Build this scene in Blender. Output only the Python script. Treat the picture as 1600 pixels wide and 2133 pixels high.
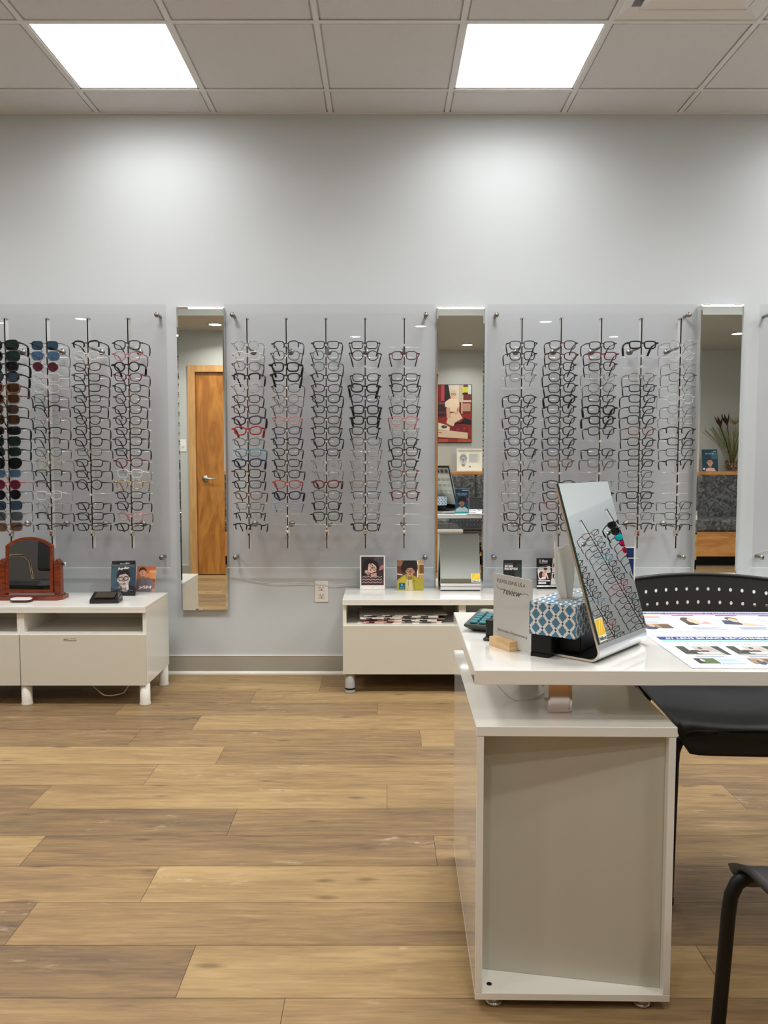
import bpy, math, random
from mathutils import Vector, Matrix
R = math.radians
for o in list(bpy.data.objects): bpy.data.objects.remove(o)
sc = bpy.context.scene
C = sc.collection
random.seed(7)

# ---------------------------------------------------------------- camera
FPX, PITCH, CH = 1650.0, .0672, 1.18
cam_d = bpy.data.cameras.new('camera'); cam = bpy.data.objects.new('camera', cam_d); C.objects.link(cam)
cam.location = (0, 0, CH); cam.rotation_euler = (math.pi/2 - PITCH, 0, 0)
cam_d.sensor_fit = 'HORIZONTAL'; cam_d.sensor_width = 36; cam_d.lens = 36*FPX/1600
cam_d.clip_start = .02; cam_d.clip_end = 60
sc.camera = cam
# ---------------------------------------------------------------- world, view
w = bpy.data.worlds.new('world'); sc.world = w; w.use_nodes = True
w.node_tree.nodes['Background'].inputs[0].default_value = (.8, .85, .9, 1)
w.node_tree.nodes['Background'].inputs[1].default_value = .15
sc.view_settings.view_transform = 'Standard'; sc.view_settings.look = 'None'
sc.view_settings.exposure = 0.06; sc.view_settings.gamma = 1; sc.view_settings.use_curve_mapping = False
PANEL_POWER = 5.0           # glow of the ceiling diffusers
AREA_POWER = 5.5            # watts of a flat panel in the row by the wall
AREA_POWER2 = 20.5          # second row
CAN_WATTS = 5.5
AREA_SPREAD = 150
CAN_POWER = 30.0
LIGHT_COL = (1, .985, .96)
cy = sc.cycles
cy.max_bounces = 10; cy.diffuse_bounces = 5; cy.glossy_bounces = 5; cy.transmission_bounces = 6; cy.transparent_max_bounces = 40
cy.caustics_reflective = False; cy.caustics_refractive = False; cy.sample_clamp_indirect = 6
cy.use_denoising = True

D, HC = 4.285, 2.99          # wall distance, ceiling height
XL, XR, YB = -4.6, 4.6, -.95

def ray(px, py):
    a = px-800; u = -(py-1066.5)
    cp, sp = math.cos(PITCH), math.sin(PITCH)
    return Vector((a/FPX, cp + u/FPX*sp, -sp + u/FPX*cp))
def P(px, py, y):            # point on the upright plane at depth y
    r = ray(px, py); t = y/r.y
    return Vector((r.x*t, y, CH + r.z*t))
def G(px, py, z=0):          # point on the level plane at height z
    r = ray(px, py); t = (z-CH)/r.z
    return Vector((r.x*t, r.y*t, z))

# ---------------------------------------------------------------- materials
_m = {}
def mat(name, col=(.8,.8,.8), rough=.5, metal=0, coat=0, spec=.5, emit=None, strength=0, bump=None):
    if name in _m: return _m[name]
    m = bpy.data.materials.new(name); m.use_nodes = True; _m[name] = m
    nt = m.node_tree; b = nt.nodes['Principled BSDF']
    b.inputs['Base Color'].default_value = (*col, 1); b.inputs['Roughness'].default_value = rough
    b.inputs['Metallic'].default_value = metal; b.inputs['Coat Weight'].default_value = coat
    b.inputs['Coat Roughness'].default_value = .04
    b.inputs['Specular IOR Level'].default_value = spec
    m.diffuse_color = (*col, 1)
    if emit: b.inputs['Emission Color'].default_value = (*emit, 1); b.inputs['Emission Strength'].default_value = strength
    if bump:
        sc_, st, ds = bump
        tc = nt.nodes.new('ShaderNodeTexCoord'); n = nt.nodes.new('ShaderNodeTexNoise'); bp = nt.nodes.new('ShaderNodeBump')
        n.inputs['Scale'].default_value = sc_; n.inputs['Detail'].default_value = 4
        bp.inputs['Strength'].default_value = st; bp.inputs['Distance'].default_value = ds
        nt.links.new(tc.outputs['Object'], n.inputs['Vector']); nt.links.new(n.outputs[0], bp.inputs['Height']); nt.links.new(bp.outputs[0], b.inputs['Normal'])
    return m
def srgb(r, g, b):
    f = lambda c: (c/255/12.92) if c/255 <= .04045 else ((c/255+.055)/1.055)**2.4
    return (f(r), f(g), f(b))
def flat(r, g, b, rough=.55):
    return mat('ink_%d_%d_%d_%d' % (r, g, b, rough*100), srgb(r, g, b), rough)
def clear(name, tint, ior=1.45, rough=.0):
    if name in _m: return _m[name]
    m = bpy.data.materials.new(name); m.use_nodes = True; _m[name] = m; nt = m.node_tree
    for n in list(nt.nodes): nt.nodes.remove(n)
    o = nt.nodes.new('ShaderNodeOutputMaterial'); mx = nt.nodes.new('ShaderNodeMixShader')
    t = nt.nodes.new('ShaderNodeBsdfTransparent'); g = nt.nodes.new('ShaderNodeBsdfGlossy'); f = nt.nodes.new('ShaderNodeFresnel')
    ge = nt.nodes.new('ShaderNodeNewGeometry'); s = nt.nodes.new('ShaderNodeMath'); s.operation = 'SUBTRACT'; s.inputs[0].default_value = 1
    mu = nt.nodes.new('ShaderNodeMath'); mu.operation = 'MULTIPLY'
    t.inputs[0].default_value = (*tint, 1); g.inputs['Roughness'].default_value = rough; f.inputs[0].default_value = ior
    nt.links.new(ge.outputs['Backfacing'], s.inputs[1]); nt.links.new(s.outputs[0], mu.inputs[0]); nt.links.new(f.outputs[0], mu.inputs[1])
    nt.links.new(mu.outputs[0], mx.inputs[0]); nt.links.new(t.outputs[0], mx.inputs[1]); nt.links.new(g.outputs[0], mx.inputs[2])
    nt.links.new(mx.outputs[0], o.inputs[0])
    return m
def ramp(nt, stops):
    r = nt.nodes.new('ShaderNodeValToRGB'); e = r.color_ramp.elements
    while len(e) < len(stops): e.new(.5)
    for el, (p, c) in zip(e, stops): el.position = p; el.color = (*c, 1)
    return r
def wood(name, c1, c2, scale=(1, 1, 1), rough=.35, rings=3.0, coat=.2):
    if name in _m: return _m[name]
    m = mat(name, c1, rough, coat=coat); nt = m.node_tree; b = nt.nodes['Principled BSDF']
    tc = nt.nodes.new('ShaderNodeTexCoord'); mp = nt.nodes.new('ShaderNodeMapping'); mp.inputs['Scale'].default_value = scale
    n = nt.nodes.new('ShaderNodeTexNoise'); n.inputs['Scale'].default_value = rings; n.inputs['Detail'].default_value = 3; n.inputs['Distortion'].default_value = 1.2
    wv = nt.nodes.new('ShaderNodeMath'); wv.operation = 'MULTIPLY'; wv.inputs[1].default_value = 7
    fr = nt.nodes.new('ShaderNodeMath'); fr.operation = 'PINGPONG'; fr.inputs[1].default_value = 1
    rp = ramp(nt, [(0, c1), (1, c2)])
    nt.links.new(tc.outputs['Object'], mp.inputs[0]); nt.links.new(mp.outputs[0], n.inputs['Vector']); nt.links.new(n.outputs[0], wv.inputs[0])
    nt.links.new(wv.outputs[0], fr.inputs[0]); nt.links.new(fr.outputs[0], rp.inputs[0]); nt.links.new(rp.outputs[0], b.inputs['Base Color'])
    return m

WALL = mat("wall_paint", srgb(200, 207, 212), .62, spec=.3, bump=(260, .04, .001))
WALL2 = mat('wall_paint_rear', srgb(190, 193, 190), .5)
TILE = mat('ceiling_tile', srgb(222, 223, 225), .9, bump=(240, .9, .003))
GRID = mat('ceiling_grid_metal', srgb(226, 227, 227), .4)
LAMI = mat('white_laminate', srgb(236, 236, 231), .22, coat=.35)
LAMF = mat('cream_foil_front', srgb(212, 210, 198), .3, coat=.15)
LACQ = mat('white_lacquer', srgb(234, 235, 232), .12, coat=.8)
LACQD = mat('matte_back_board', srgb(190, 188, 176), .42)
CHROME = mat('chrome', (.72, .72, .72), .12, 1)
KNOB = mat('knob_metal', (.30,.285,.26), .35, 1)
STEEL = mat('brushed_steel', (.55, .54, .52), .3, 1)
ALU = mat('satin_aluminium', (.78, .79, .80), .28, 1)
MIRROR = mat('mirror_glass', (.86, .89, .87), .0, 1)
MIREDGE = mat('mirror_edge', srgb(60, 90, 80), .1, .3)
BLKPL = mat('black_plastic', srgb(27, 29, 31), .42)
BLKDK = mat('black_matte', srgb(9, 9, 10), .45, spec=.3)
BLKGL = mat('black_gloss', srgb(14, 14, 15), .12)
WHTPL = mat('white_plastic', srgb(232, 230, 225), .35)
ACRYL = clear('clear_acrylic', (.955, .952, .957))
ACEDGE = mat('acrylic_edge', srgb(225, 228, 222), .25)
CLEARP = mat('clear_bar_plastic', (.82, .84, .84), .18, .6)
PAPER = mat('white_paper', srgb(238, 237, 232), .6)

# ---------------------------------------------------------------- mesh builder
class MB:
    def __init__(s): s.v = []; s.f = []; s.mi = []; s.mats = []; s.sm = []
    def m(s, mt):
        if mt not in s.mats: s.mats.append(mt)
        return s.mats.index(mt)
    def add(s, vs, fs, mt, smooth=False):
        b = len(s.v); k = s.m(mt)
        s.v += [tuple(v) for v in vs]
        for f in fs: s.f.append([b+i for i in f]); s.mi.append(k); s.sm.append(smooth)
    def box(s, x0, x1, y0, y1, z0, z1, mt, M=None, bev=0):
        if bev: return s.rbox(x0, x1, y0, y1, z0, z1, bev, mt, M)
        vs = [Vector((x, y, z)) for x in (x0, x1) for y in (y0, y1) for z in (z0, z1)]
        if M: vs = [M @ v for v in vs]
        s.add(vs, [(0,1,3,2),(4,6,7,5),(0,4,5,1),(2,3,7,6),(0,2,6,4),(1,5,7,3)], mt)
    def rbox(s, x0, x1, y0, y1, z0, z1, b, mt, M=None):
        # chamfered box
        b = min(b, (x1-x0)/2.01, (y1-y0)/2.01, (z1-z0)/2.01)
        vs = []; idx = {}
        X = (x0, x1); Y = (y0, y1); Z = (z0, z1)
        for i in (0,1):
            for j in (0,1):
                for k in (0,1):
                    sx, sy, sz = (1-2*i)*b, (1-2*j)*b, (1-2*k)*b
                    idx[i,j,k] = len(vs)
                    vs += [Vector((X[i], Y[j]+sy, Z[k]+sz)), Vector((X[i]+sx, Y[j], Z[k]+sz)), Vector((X[i]+sx, Y[j]+sy, Z[k]))]
        if M: vs = [M @ v for v in vs]
        g = lambda i,j,k,a: idx[i,j,k]+a
        fs = []
        for i in (0,1):
            fs.append([g(i,0,0,0), g(i,0,1,0), g(i,1,1,0), g(i,1,0,0)][::(1 if i==0 else -1)])
            fs.append([g(0,i,0,1), g(1,i,0,1), g(1,i,1,1), g(0,i,1,1)][::(1 if i==0 else -1)])
            fs.append([g(0,0,i,2), g(0,1,i,2), g(1,1,i,2), g(1,0,i,2)][::(1 if i==0 else -1)])
        for i in (0,1):
            for j in (0,1):
                q = [g(i,j,0,0), g(i,j,1,0), g(i,j,1,1), g(i,j,0,1)]; fs.append(q)
                q = [g(i,0,j,0), g(i,1,j,0), g(i,1,j,2), g(i,0,j,2)]; fs.append(q)
                q = [g(0,i,j,1), g(1,i,j,1), g(1,i,j,2), g(0,i,j,2)]; fs.append(q)
                for k in (0,1): fs.append([g(i,j,k,0), g(i,j,k,1), g(i,j,k,2)])
        s.add(vs, fs, mt)
    def tube(s, pts, r, mt, n=8, closed=False, caps=True, flat_=None):
        pts = [Vector(p) for p in pts]; N = len(pts)
        rs = r if isinstance(r, (list, tuple)) else [r]*N
        vs = []; up = None
        for i, p in enumerate(pts):
            a = pts[(i-1) % N] if (closed or i > 0) else p; b = pts[(i+1) % N] if (closed or i < N-1) else p
            t = (b-a).normalized() if (b-a).length > 1e-9 else Vector((0,0,1))
            if up is None:
                up = Vector((0,0,1)) if abs(t.z) < .9 else Vector((0,1,0))
            u = (up - t*up.dot(t))
            if u.length < 1e-6: u = Vector((1,0,0)) - t*t.x
            u.normalize(); up = u; v = t.cross(u)
            for k in range(n):
                th = 2*math.pi*k/n
                ru = rs[i]*(flat_[0] if flat_ else 1); rv = rs[i]*(flat_[1] if flat_ else 1)
                vs.append(p + u*math.cos(th)*ru + v*math.sin(th)*rv)
        fs = []
        for i in range(N if closed else N-1):
            j = (i+1) % N
            for k in range(n): fs.append((i*n+k, i*n+(k+1)%n, j*n+(k+1)%n, j*n+k))
        if caps and not closed: fs.append(tuple(range(n))[::-1]); fs.append(tuple((N-1)*n+k for k in range(n)))
        s.add(vs, fs, mt, True)
    def cyl(s, a, b, r, mt, r2=None, n=20): s.tube([a, b], [r, r if r2 is None else r2], mt, n)
    def lathe(s, prof, mt, c=(0,0,0), n=28, M=None):
        vs = []; N = len(prof)
        for r, z in prof:
            for k in range(n):
                th = 2*math.pi*k/n; v = Vector((c[0]+r*math.cos(th), c[1]+r*math.sin(th), c[2]+z)); vs.append(M @ v if M else v)
        fs = [(i*n+k, i*n+(k+1)%n, (i+1)*n+(k+1)%n, (i+1)*n+k) for i in range(N-1) for k in range(n)]
        s.add(vs, fs, mt, True)
    def prism(s, poly, h, mt, M=None):      # poly in xy, extruded z 0..h
        n = len(poly)
        vs = [Vector((x, y, 0)) for x, y in poly] + [Vector((x, y, h)) for x, y in poly]
        if M: vs = [M @ v for v in vs]
        s.add(vs, [tuple(range(n))[::-1], tuple(range(n, 2*n))] + [(i, (i+1)%n, n+(i+1)%n, n+i) for i in range(n)], mt)
    def quad(s, a, b, c, d, mt): s.add([a, b, c, d], [(0,1,2,3)], mt)
    def sphere(s, c, r, mt, M=None, n=12, sz=1):
        prof = [(max(r*math.sin(math.pi*i/n), 1e-5), -r*sz*math.cos(math.pi*i/n)) for i in range(n+1)]
        s.lathe(prof, mt, c, 16, M)
    def mesh(s, name):
        me = bpy.data.meshes.new(name); me.from_pydata(s.v, [], s.f)
        for mt in s.mats: me.materials.append(mt)
        me.polygons.foreach_set('material_index', s.mi); me.polygons.foreach_set('use_smooth', s.sm); me.update()
        return me
    def build(s, name, parent=None, M=None, label=None):
        o = bpy.data.objects.new(name, s.mesh(name)); C.objects.link(o)
        if parent is not None: o.parent = parent
        if M is not None: o.matrix_local = M
        if label: o['label'] = label
        return o
def tag(o, label, cat, group=None, kind=None):
    if label: o['label'] = label
    if cat: o['category'] = cat
    if group: o['group'] = group
    if kind: o['kind'] = kind
    return o
def thing(name, label, cat, loc=(0,0,0), rz=0, group=None):
    o = bpy.data.objects.new(name, None); C.objects.link(o); o.location = loc; o.rotation_euler = (0,0,rz); o.empty_display_size = .05
    return tag(o, label, cat, group)
def struct(mb, name): o = mb.build(name); o['kind'] = 'structure'; return o
def text_into(mb, txt, width, height, mt, M, shear=0, bold=0):
    cu = bpy.data.curves.new('t', 'FONT'); cu.body = txt; cu.size = 1; cu.align_x = 'CENTER'; cu.align_y = 'CENTER'; cu.resolution_u = 2; cu.shear = shear; cu.offset = bold
    ob = bpy.data.objects.new('t', cu); C.objects.link(ob)
    bpy.context.view_layer.update()
    me = bpy.data.meshes.new_from_object(ob.evaluated_get(bpy.context.evaluated_depsgraph_get()))
    xs = [v.co.x for v in me.vertices]; ys = [v.co.y for v in me.vertices]
    cx, cy_ = (min(xs)+max(xs))/2, (min(ys)+max(ys))/2; sx = width/(max(xs)-min(xs)); sy = height/(max(ys)-min(ys))
    mb.add([M @ Vector(((v.co.x-cx)*sx, (v.co.y-cy_)*sy, 0)) for v in me.vertices], [tuple(p.vertices) for p in me.polygons], mt)
    bpy.data.objects.remove(ob); bpy.data.curves.remove(cu); bpy.data.meshes.remove(me)

# ================================================================ ROOM SHELL
# ---- floor: oak vinyl planks, one face per plank
def floor_mat():
    m = mat('oak_planks', (.4,.3,.2), .4, spec=.35); nt = m.node_tree; b = nt.nodes['Principled BSDF']; L = nt.links.new
    at = nt.nodes.new('ShaderNodeAttribute'); at.attribute_name = 'plank'
    sp = nt.nodes.new('ShaderNodeSeparateColor'); L(at.outputs['Color'], sp.inputs[0])
    tc = nt.nodes.new('ShaderNodeTexCoord')
    sd = nt.nodes.new('ShaderNodeVectorMath'); sd.operation = 'SCALE'; sd.inputs[3].default_value = 40; L(at.outputs['Color'], sd.inputs[0])
    def noise(scale, detail, dist, sc3):
        ad = nt.nodes.new('ShaderNodeVectorMath'); ad.operation = 'MULTIPLY_ADD'; ad.inputs[1].default_value = sc3
        L(tc.outputs['Object'], ad.inputs[0]); L(sd.outputs[0], ad.inputs[2])
        n = nt.nodes.new('ShaderNodeTexNoise'); n.inputs['Scale'].default_value = scale; n.inputs['Detail'].default_value = detail; n.inputs['Distortion'].default_value = dist
        n.inputs['Roughness'].default_value = .6
        L(ad.outputs[0], n.inputs['Vector']); return n
    def rng(src, a, b_, c, d):
        r = nt.nodes.new('ShaderNodeMapRange'); r.inputs[1].default_value = a; r.inputs[2].default_value = b_; r.inputs[3].default_value = c; r.inputs[4].default_value = d; L(src, r.inputs[0]); return r.outputs[0]
    def math_(op, a, b_):
        x = nt.nodes.new('ShaderNodeMath'); x.operation = op; x.use_clamp = False
        for i, q in enumerate((a, b_)):
            if isinstance(q, (int, float)): x.inputs[i].default_value = q
            else: L(q, x.inputs[i])
        return x.outputs[0]
    big = noise(1.0, 3, .8, (1.1, 7, 1)); grain = noise(1.0, 8, .9, (7, 95, 1)); mid = noise(1.0, 4, 1.6, (2.6, 22, 1))
    t = math_('ADD', sp.outputs[0], math_('ADD', rng(big.outputs[0], .32, .7, -.16, .20), rng(mid.outputs[0], .3, .7, -.16, .18)))
    t = math_('ADD', t, rng(grain.outputs[0], .3, .7, -.18, .18))
    rp = ramp(nt, [(0, srgb(172,146,103)), (.35, srgb(152,126,88)), (.65, srgb(131,107,77)), (1, srgb(104,86,67))]); L(t, rp.inputs[0])
    # knots
    ad = nt.nodes.new('ShaderNodeVectorMath'); ad.operation = 'MULTIPLY_ADD'; ad.inputs[1].default_value = (1.7, 5.5, 1); L(tc.outputs['Object'], ad.inputs[0]); L(sd.outputs[0], ad.inputs[2])
    vo = nt.nodes.new('ShaderNodeTexVoronoi'); vo.inputs['Scale'].default_value = 1.0; vo.voronoi_dimensions = '2D'; L(ad.outputs[0], vo.inputs['Vector'])
    kn = rng(math_('ADD', vo.outputs['Distance'], rng(mid.outputs[0], .3, .7, -.03, .03)), .015, .07, .6, 0)
    mx = nt.nodes.new('ShaderNodeMix'); mx.data_type = 'RGBA'; L(kn, mx.inputs[0]); L(rp.outputs[0], mx.inputs[6]); mx.inputs[7].default_value = (*srgb(78,62,48), 1)
    # pale scuffs
    s1 = noise(1.0, 6, .5, (14, 46, 1)); s2 = noise(1.0, 2, .3, (1.6, 4.5, 1))
    sc_ = math_('MULTIPLY', rng(s1.outputs[0], .56, .68, 0, .45), rng(s2.outputs[0], .55, .66, 0, 1))
    m2 = nt.nodes.new('ShaderNodeMix'); m2.data_type = 'RGBA'; L(sc_, m2.inputs[0]); L(mx.outputs[2], m2.inputs[6]); m2.inputs[7].default_value = (*srgb(206,190,168), 1)
    L(m2.outputs[2], b.inputs['Base Color'])
    L(rng(grain.outputs[0], .3, .7, .42, .56), b.inputs['Roughness'])
    return m
FLOOR = floor_mat(); GAP = mat('plank_gap', srgb(70, 54, 40), .7)
lines_px = [1440,1464,1490,1520,1555,1592,1635,1685,1741,1804,1880,1969,2079]
ys = [G(700, p).y for p in lines_px]
# rows from the wall towards the camera: (joint px at the far line, tones left to right starting at the plank left of the joint)
rows = [(668, [.15,.62]), (534, [.55,.22]), (264, [.72,.62,.45]), (420, [.78,.15,.4]), (294, [.72,.6,.25]), (469, [.12,.55]), (330, [.42,.18]),
        (108, [.85,.32,.38]), (495, [.92,.68]), (96, [.22,.8,.5]), (333, [.5,.12]), (78, [.85,.48]), (408, [.85,.12]), (594, [.62,.42])]
mb = MB(); tones = []
def plank_row(y0, y1, joint, tl):
    L_ = 1.215; n0 = int((XL-joint)/L_)-1
    for k in range(n0, 9):
        a, b = joint+k*L_, joint+(k+1)*L_
        if b < XL or a > XR: continue
        a, b = max(a, XL), min(b, XR); g = .0007
        i = k+1
        tn = tl[i] if tl and 0 <= i < len(tl) else random.choice([.12,.25,.42,.55,.7,.85])
        mb.add([(a+g,y0+g,0),(b-g,y0+g,0),(b-g,y1-g,0),(a+g,y1-g,0)], [(0,1,2,3)], FLOOR); tones.append((.12+.72*tn, random.random(), random.random()))
top = D
for i, (jp, tl) in enumerate(rows):
    yb = ys[i] if i < len(ys) else ys[-1]-.187
    jx = P(jp, 1, max(top, .1)).x if i == 0 else ray(jp, lines_px[i-1]).x/ray(jp, lines_px[i-1]).y*ys[i-1]
    plank_row(yb, top, jx, tl); top = yb
while top > YB:
    plank_row(max(top-.188, YB), top, random.uniform(-1, 0), None); top -= .188
nf = len(mb.f)
mb.box(XL-.1, XR+.1, YB-.1, D+.1, -.08, -.0008, GAP)
fo = struct(mb, 'floor')
ca = fo.data.color_attributes.new('plank', 'FLOAT_COLOR', 'CORNER')
for p in fo.data.polygons:
    c = tones[p.index] if p.index < nf else (0,0,0)
    for li in p.loop_indices: ca.data[li].color = (*c, 1)

# ---- walls
mb = MB(); mb.box(XL-.1, XR+.1, D, D+.1, 0, HC+.1, WALL); struct(mb, 'wall_back')
mb = MB(); mb.box(XL-.1, XL, YB-.1, D, 0, HC+.1, WALL2); struct(mb, 'wall_left')
mb = MB(); mb.box(XR, XR+.1, YB-.1, D, 0, HC+.1, WALL); struct(mb, 'wall_right')
mb = MB(); mb.box(XL, XR, YB-.1, YB, 0, HC+.1, WALL2); struct(mb, 'wall_front')
YD = .52      # wall with the door, seen in the left mirror
dx0, dx1, dh = -1.885, -.975, 2.04
mb = MB()
mb.box(XL, dx0-.02, YD-.12, YD, 0, HC, WALL2); mb.box(dx1+.02, -.75, YD-.12, YD, 0, HC, WALL2); mb.box(dx0-.02, dx1+.02, YD-.12, YD, dh+.02, HC, WALL2)
mb.box(-.87, -.75, YB, YD-.12, 0, HC, WALL2)
struct(mb, 'wall_door_side')
# lower ceiling behind the camera side, with its upright face
YS, ZS = 1.36, 2.45
mb = MB(); mb.box(XL, XR, YB, YS, ZS, ZS+.08, WALL2); mb.box(XL, XR, YS-.1, YS, ZS+.0801, HC+.1, WALL2); struct(mb, 'ceiling_low')
# ---- ceiling tiles in a grid
T = .6096; XG = -1.5 - 6*T; YG = D-.266
LIGHTS = [(6,0),(9,0),(3,0),(12,0),(14,0),(6,2),(9,2),(3,2),(12,2),(14,2)]  # panels in the last column are unseen, added to brighten the right wall
mb = MB(); gm = MB()
xs_ = [XL]+[XG+i*T for i in range(0, 18) if XL < XG+i*T < XR]+[XR]
yl = [D, YG]+[YG-i*T for i in range(1, 6) if YG-i*T > YS]+[YS]
cells = []
for i in range(len(xs_)-1):
    for j in range(len(yl)-1):
        a, b, c, d = xs_[i], xs_[i+1], yl[j+1], yl[j]
        ci = round((a-XG)/T); cj = j-1
        if (ci, cj) in LIGHTS or (ci, cj) == (10, 1):
            cells.append((ci, cj, (a+b)/2, (c+d)/2)); continue
        e = .009
        mb.box(a+e*.5, b-e*.5, c+e*.5, d-e*.5, HC+.003, HC+.02, TILE)
        mb.box(a+.02, b-.02, c+.02, d-.02, HC-.004, HC+.003, TILE)
mb.box(XL-.1, XR+.1, YS-.1, D+.1, HC+.12, HC+.2, TILE)
ce = struct(mb, 'ceiling')
for x in xs_[1:-1]: gm.box(x-.012, x+.012, YS, D, HC-.006, HC-.001, GRID)
for y in yl[1:-1]: gm.box(XL, XR, y-.012, y+.012, HC-.0065, HC-.0015, GRID)
gm.box(XL, XR, D-.02, D, HC-.008, HC-.002, GRID)
gm.build('ceiling_grid', ce)
DIFF = mat('panel_diffuser', (.9,.9,.9), .6, emit=LIGHT_COL, strength=PANEL_POWER)
where = {3: 'towards the left wall', 6: 'above the left mirror', 9: 'above the middle mirror', 12: 'over the right display', 14: 'added to brighten right wall'}
for ci, cj, x, y in cells:
    if cj == 1 and ci == 10:
        t = thing('air_diffuser', 'white square ceiling air vent with nested sloping louvres', 'vent', (x, y, HC))
        m = MB(); m.box(-.3, .3, -.3, .3, .02, .03, flat(120,122,126)); m.build('backing', t)
        for k, (s0, s1) in enumerate(((.296,.235),(.215,.150),(.130,.065))):
            m = MB(); z0, z1 = -.004, .022
            for q in range(4):
                Mq = Matrix.Rotation(q*math.pi/2, 4, 'Z')
                m.add([Mq@Vector(v) for v in ((-s0,-s0,z0),(s0,-s0,z0),(s1,-s1,z1),(-s1,-s1,z1),(-s0,-s0,z0-.004),(s0,-s0,z0-.004))], [(0,1,2,3)[::-1],(4,5,1,0)], mat('vent_white', srgb(236,238,242), .4))
            m.build('louvre', t)
        m = MB(); m.box(-.05, .05, -.05, .05, .0, .006, _m['vent_white']); m.build('centre_plate', t)
        continue
    row = 'nearest row to the display wall' if cj == 0 else 'second row from the display wall'
    t = thing('ceiling_light', 'square flat white light panel %s, %s' % (where.get(ci, 'overhead'), row), 'ceiling light', (x, y, HC), 0, 'flat light panels in the tiled ceiling')
    m = MB()
    for q in range(4): m.box(-.298, .298, -.298, -.284, -.003, .03, GRID, Matrix.Rotation(q*math.pi/2, 4, 'Z'))
    m.build('frame', t)
    m = MB(); m.box(-.284, .284, -.284, .284, .001, .012, DIFF); m.build('diffuser', t)
    ld = bpy.data.lights.new('panel_light', 'AREA'); ld.shape = 'SQUARE'; ld.size = .56; ld.energy = AREA_POWER if cj == 0 else AREA_POWER2; ld.color = LIGHT_COL; ld.spread = R(AREA_SPREAD)
    lo_ = bpy.data.objects.new('panel_light', ld); C.objects.link(lo_); lo_.parent = t; lo_.location = (0, 0, -.001)
# recessed cans in the low ceiling
CANM = mat('can_lamp', (1,1,1), .5, emit=(1,.93,.82), strength=CAN_POWER)
cans = [(-3.6, .95, 'far left'), (-2.75, 1.15, 'left'), (-1.6, .9, 'by the door'), (.35, .75, 'above the desk front'), (1.5, 1.0, 'above the foreground chair'), (-.3, .1, 'over the bench start'), (.93, -.45, 'over the framed poster'), (2.4, .1, 'over the middle of the bench'), (3.6, .3, 'towards the right wall')]
for x, y, wd in cans:
    t = thing('recessed_light', 'small round recessed ceiling light, %s' % wd, 'ceiling light', (x, y, ZS), 0, 'round lights in the lower ceiling')
    m = MB(); m.lathe([(.075, 0), (.078, -.004), (.06, -.006), (.055, -.002)], WHTPL); m.build('trim_ring', t)
    m = MB(); m.lathe([(.056, -.003), (.0001, -.003)], CANM, n=24); m.build('lamp', t)
    ld = bpy.data.lights.new('can_light', 'AREA'); ld.shape = 'DISK'; ld.size = .10; ld.energy = CAN_WATTS; ld.color = (1, .955, .88); ld.spread = R(140)
    lo_ = bpy.data.objects.new('can_light', ld); C.objects.link(lo_); lo_.parent = t; lo_.location = (0, 0, -.0065)

# ---- baseboard
BASE = mat('greige_vinyl_base', srgb(168, 166, 155), .4); BTOP = mat('quarter_round', srgb(232, 230, 222), .35)
zb = P(500, 1366, D).z
def baseboard(name, a, b, y, sgn):
    mb = MB(); mb.box(a, b, min(y, y-sgn*.006), max(y, y-sgn*.006), .018, zb, BASE)
    mb.box(a, b, min(y, y-sgn*.008), max(y, y-sgn*.008), zb, zb+.004, BTOP)
    n = 6; poly = [(0, 0)] + [(.016*math.cos(k*math.pi/2/n), .018*math.sin(k*math.pi/2/n)) for k in range(n+1)]
    M = Matrix(((0,0,1,a),(-sgn,0,0,y),(0,1,0,0),(0,0,0,1)))
    mb.prism(poly, b-a, BTOP, M); struct(mb, name)
baseboard('baseboard_back', XL, XR, D, 1); baseboard('baseboard_front', -.75, XR, YB, -1)
baseboard('baseboard_door_side', XL, dx0-.1, YD, -1)
mb = MB(); mb.box(XR-.006, XR, YB, D-.02, 0, zb, BASE); struct(mb, 'baseboard_right')
# ---- door seen in the left mirror
OAK = wood('honey_birch', srgb(196, 134, 62), srgb(162, 102, 42), (5, 5, .8), .35, 1.6, .3)
OAKF = wood('pale_frame_birch', srgb(214, 168, 112), srgb(196, 148, 92), (8, 8, 1), .4, 1.5, .2)
dm = MB(); dm.box(dx0, dx1, YD-.05, YD-.012, .008, dh, OAK); dr = dm.build('door_1'); dr['kind'] = 'structure'
m = MB()
for a, b in ((dx0-.075, dx0-.004), (dx1+.004, dx1+.075)): m.box(a, b, YD-.06, YD+.018, 0, dh+.07, OAKF)
m.box(dx0-.004, dx1+.004, YD-.06, YD+.018, dh+.004, dh+.07, OAKF)
m.build('door_frame', dr)
m = MB(); hx, hz = -1.80, .98
m.cyl((hx, YD-.012, hz), (hx, YD, hz), .032, STEEL); m.cyl((hx, YD, hz), (hx, YD+.05, hz), .011, STEEL)
m.tube([(hx, YD+.05, hz), (hx+.05, YD+.052, hz), (hx+.12, YD+.045, hz-.004)], [.011, .010, .006], STEEL)
m.build('door_handle', dr)
t = thing('light_switch', 'white light switch plate on the wall beside the wooden door', 'light switch', (-2.02, YD, 1.31))
m = MB(); m.box(-.036, .036, 0, .006, -.06, .06, WHTPL, bev=.003); m.build('plate', t)
m = MB(); m.box(-.006, .006, .005, .016, -.012, .012, WHTPL); m.build('toggle', t)
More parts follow.
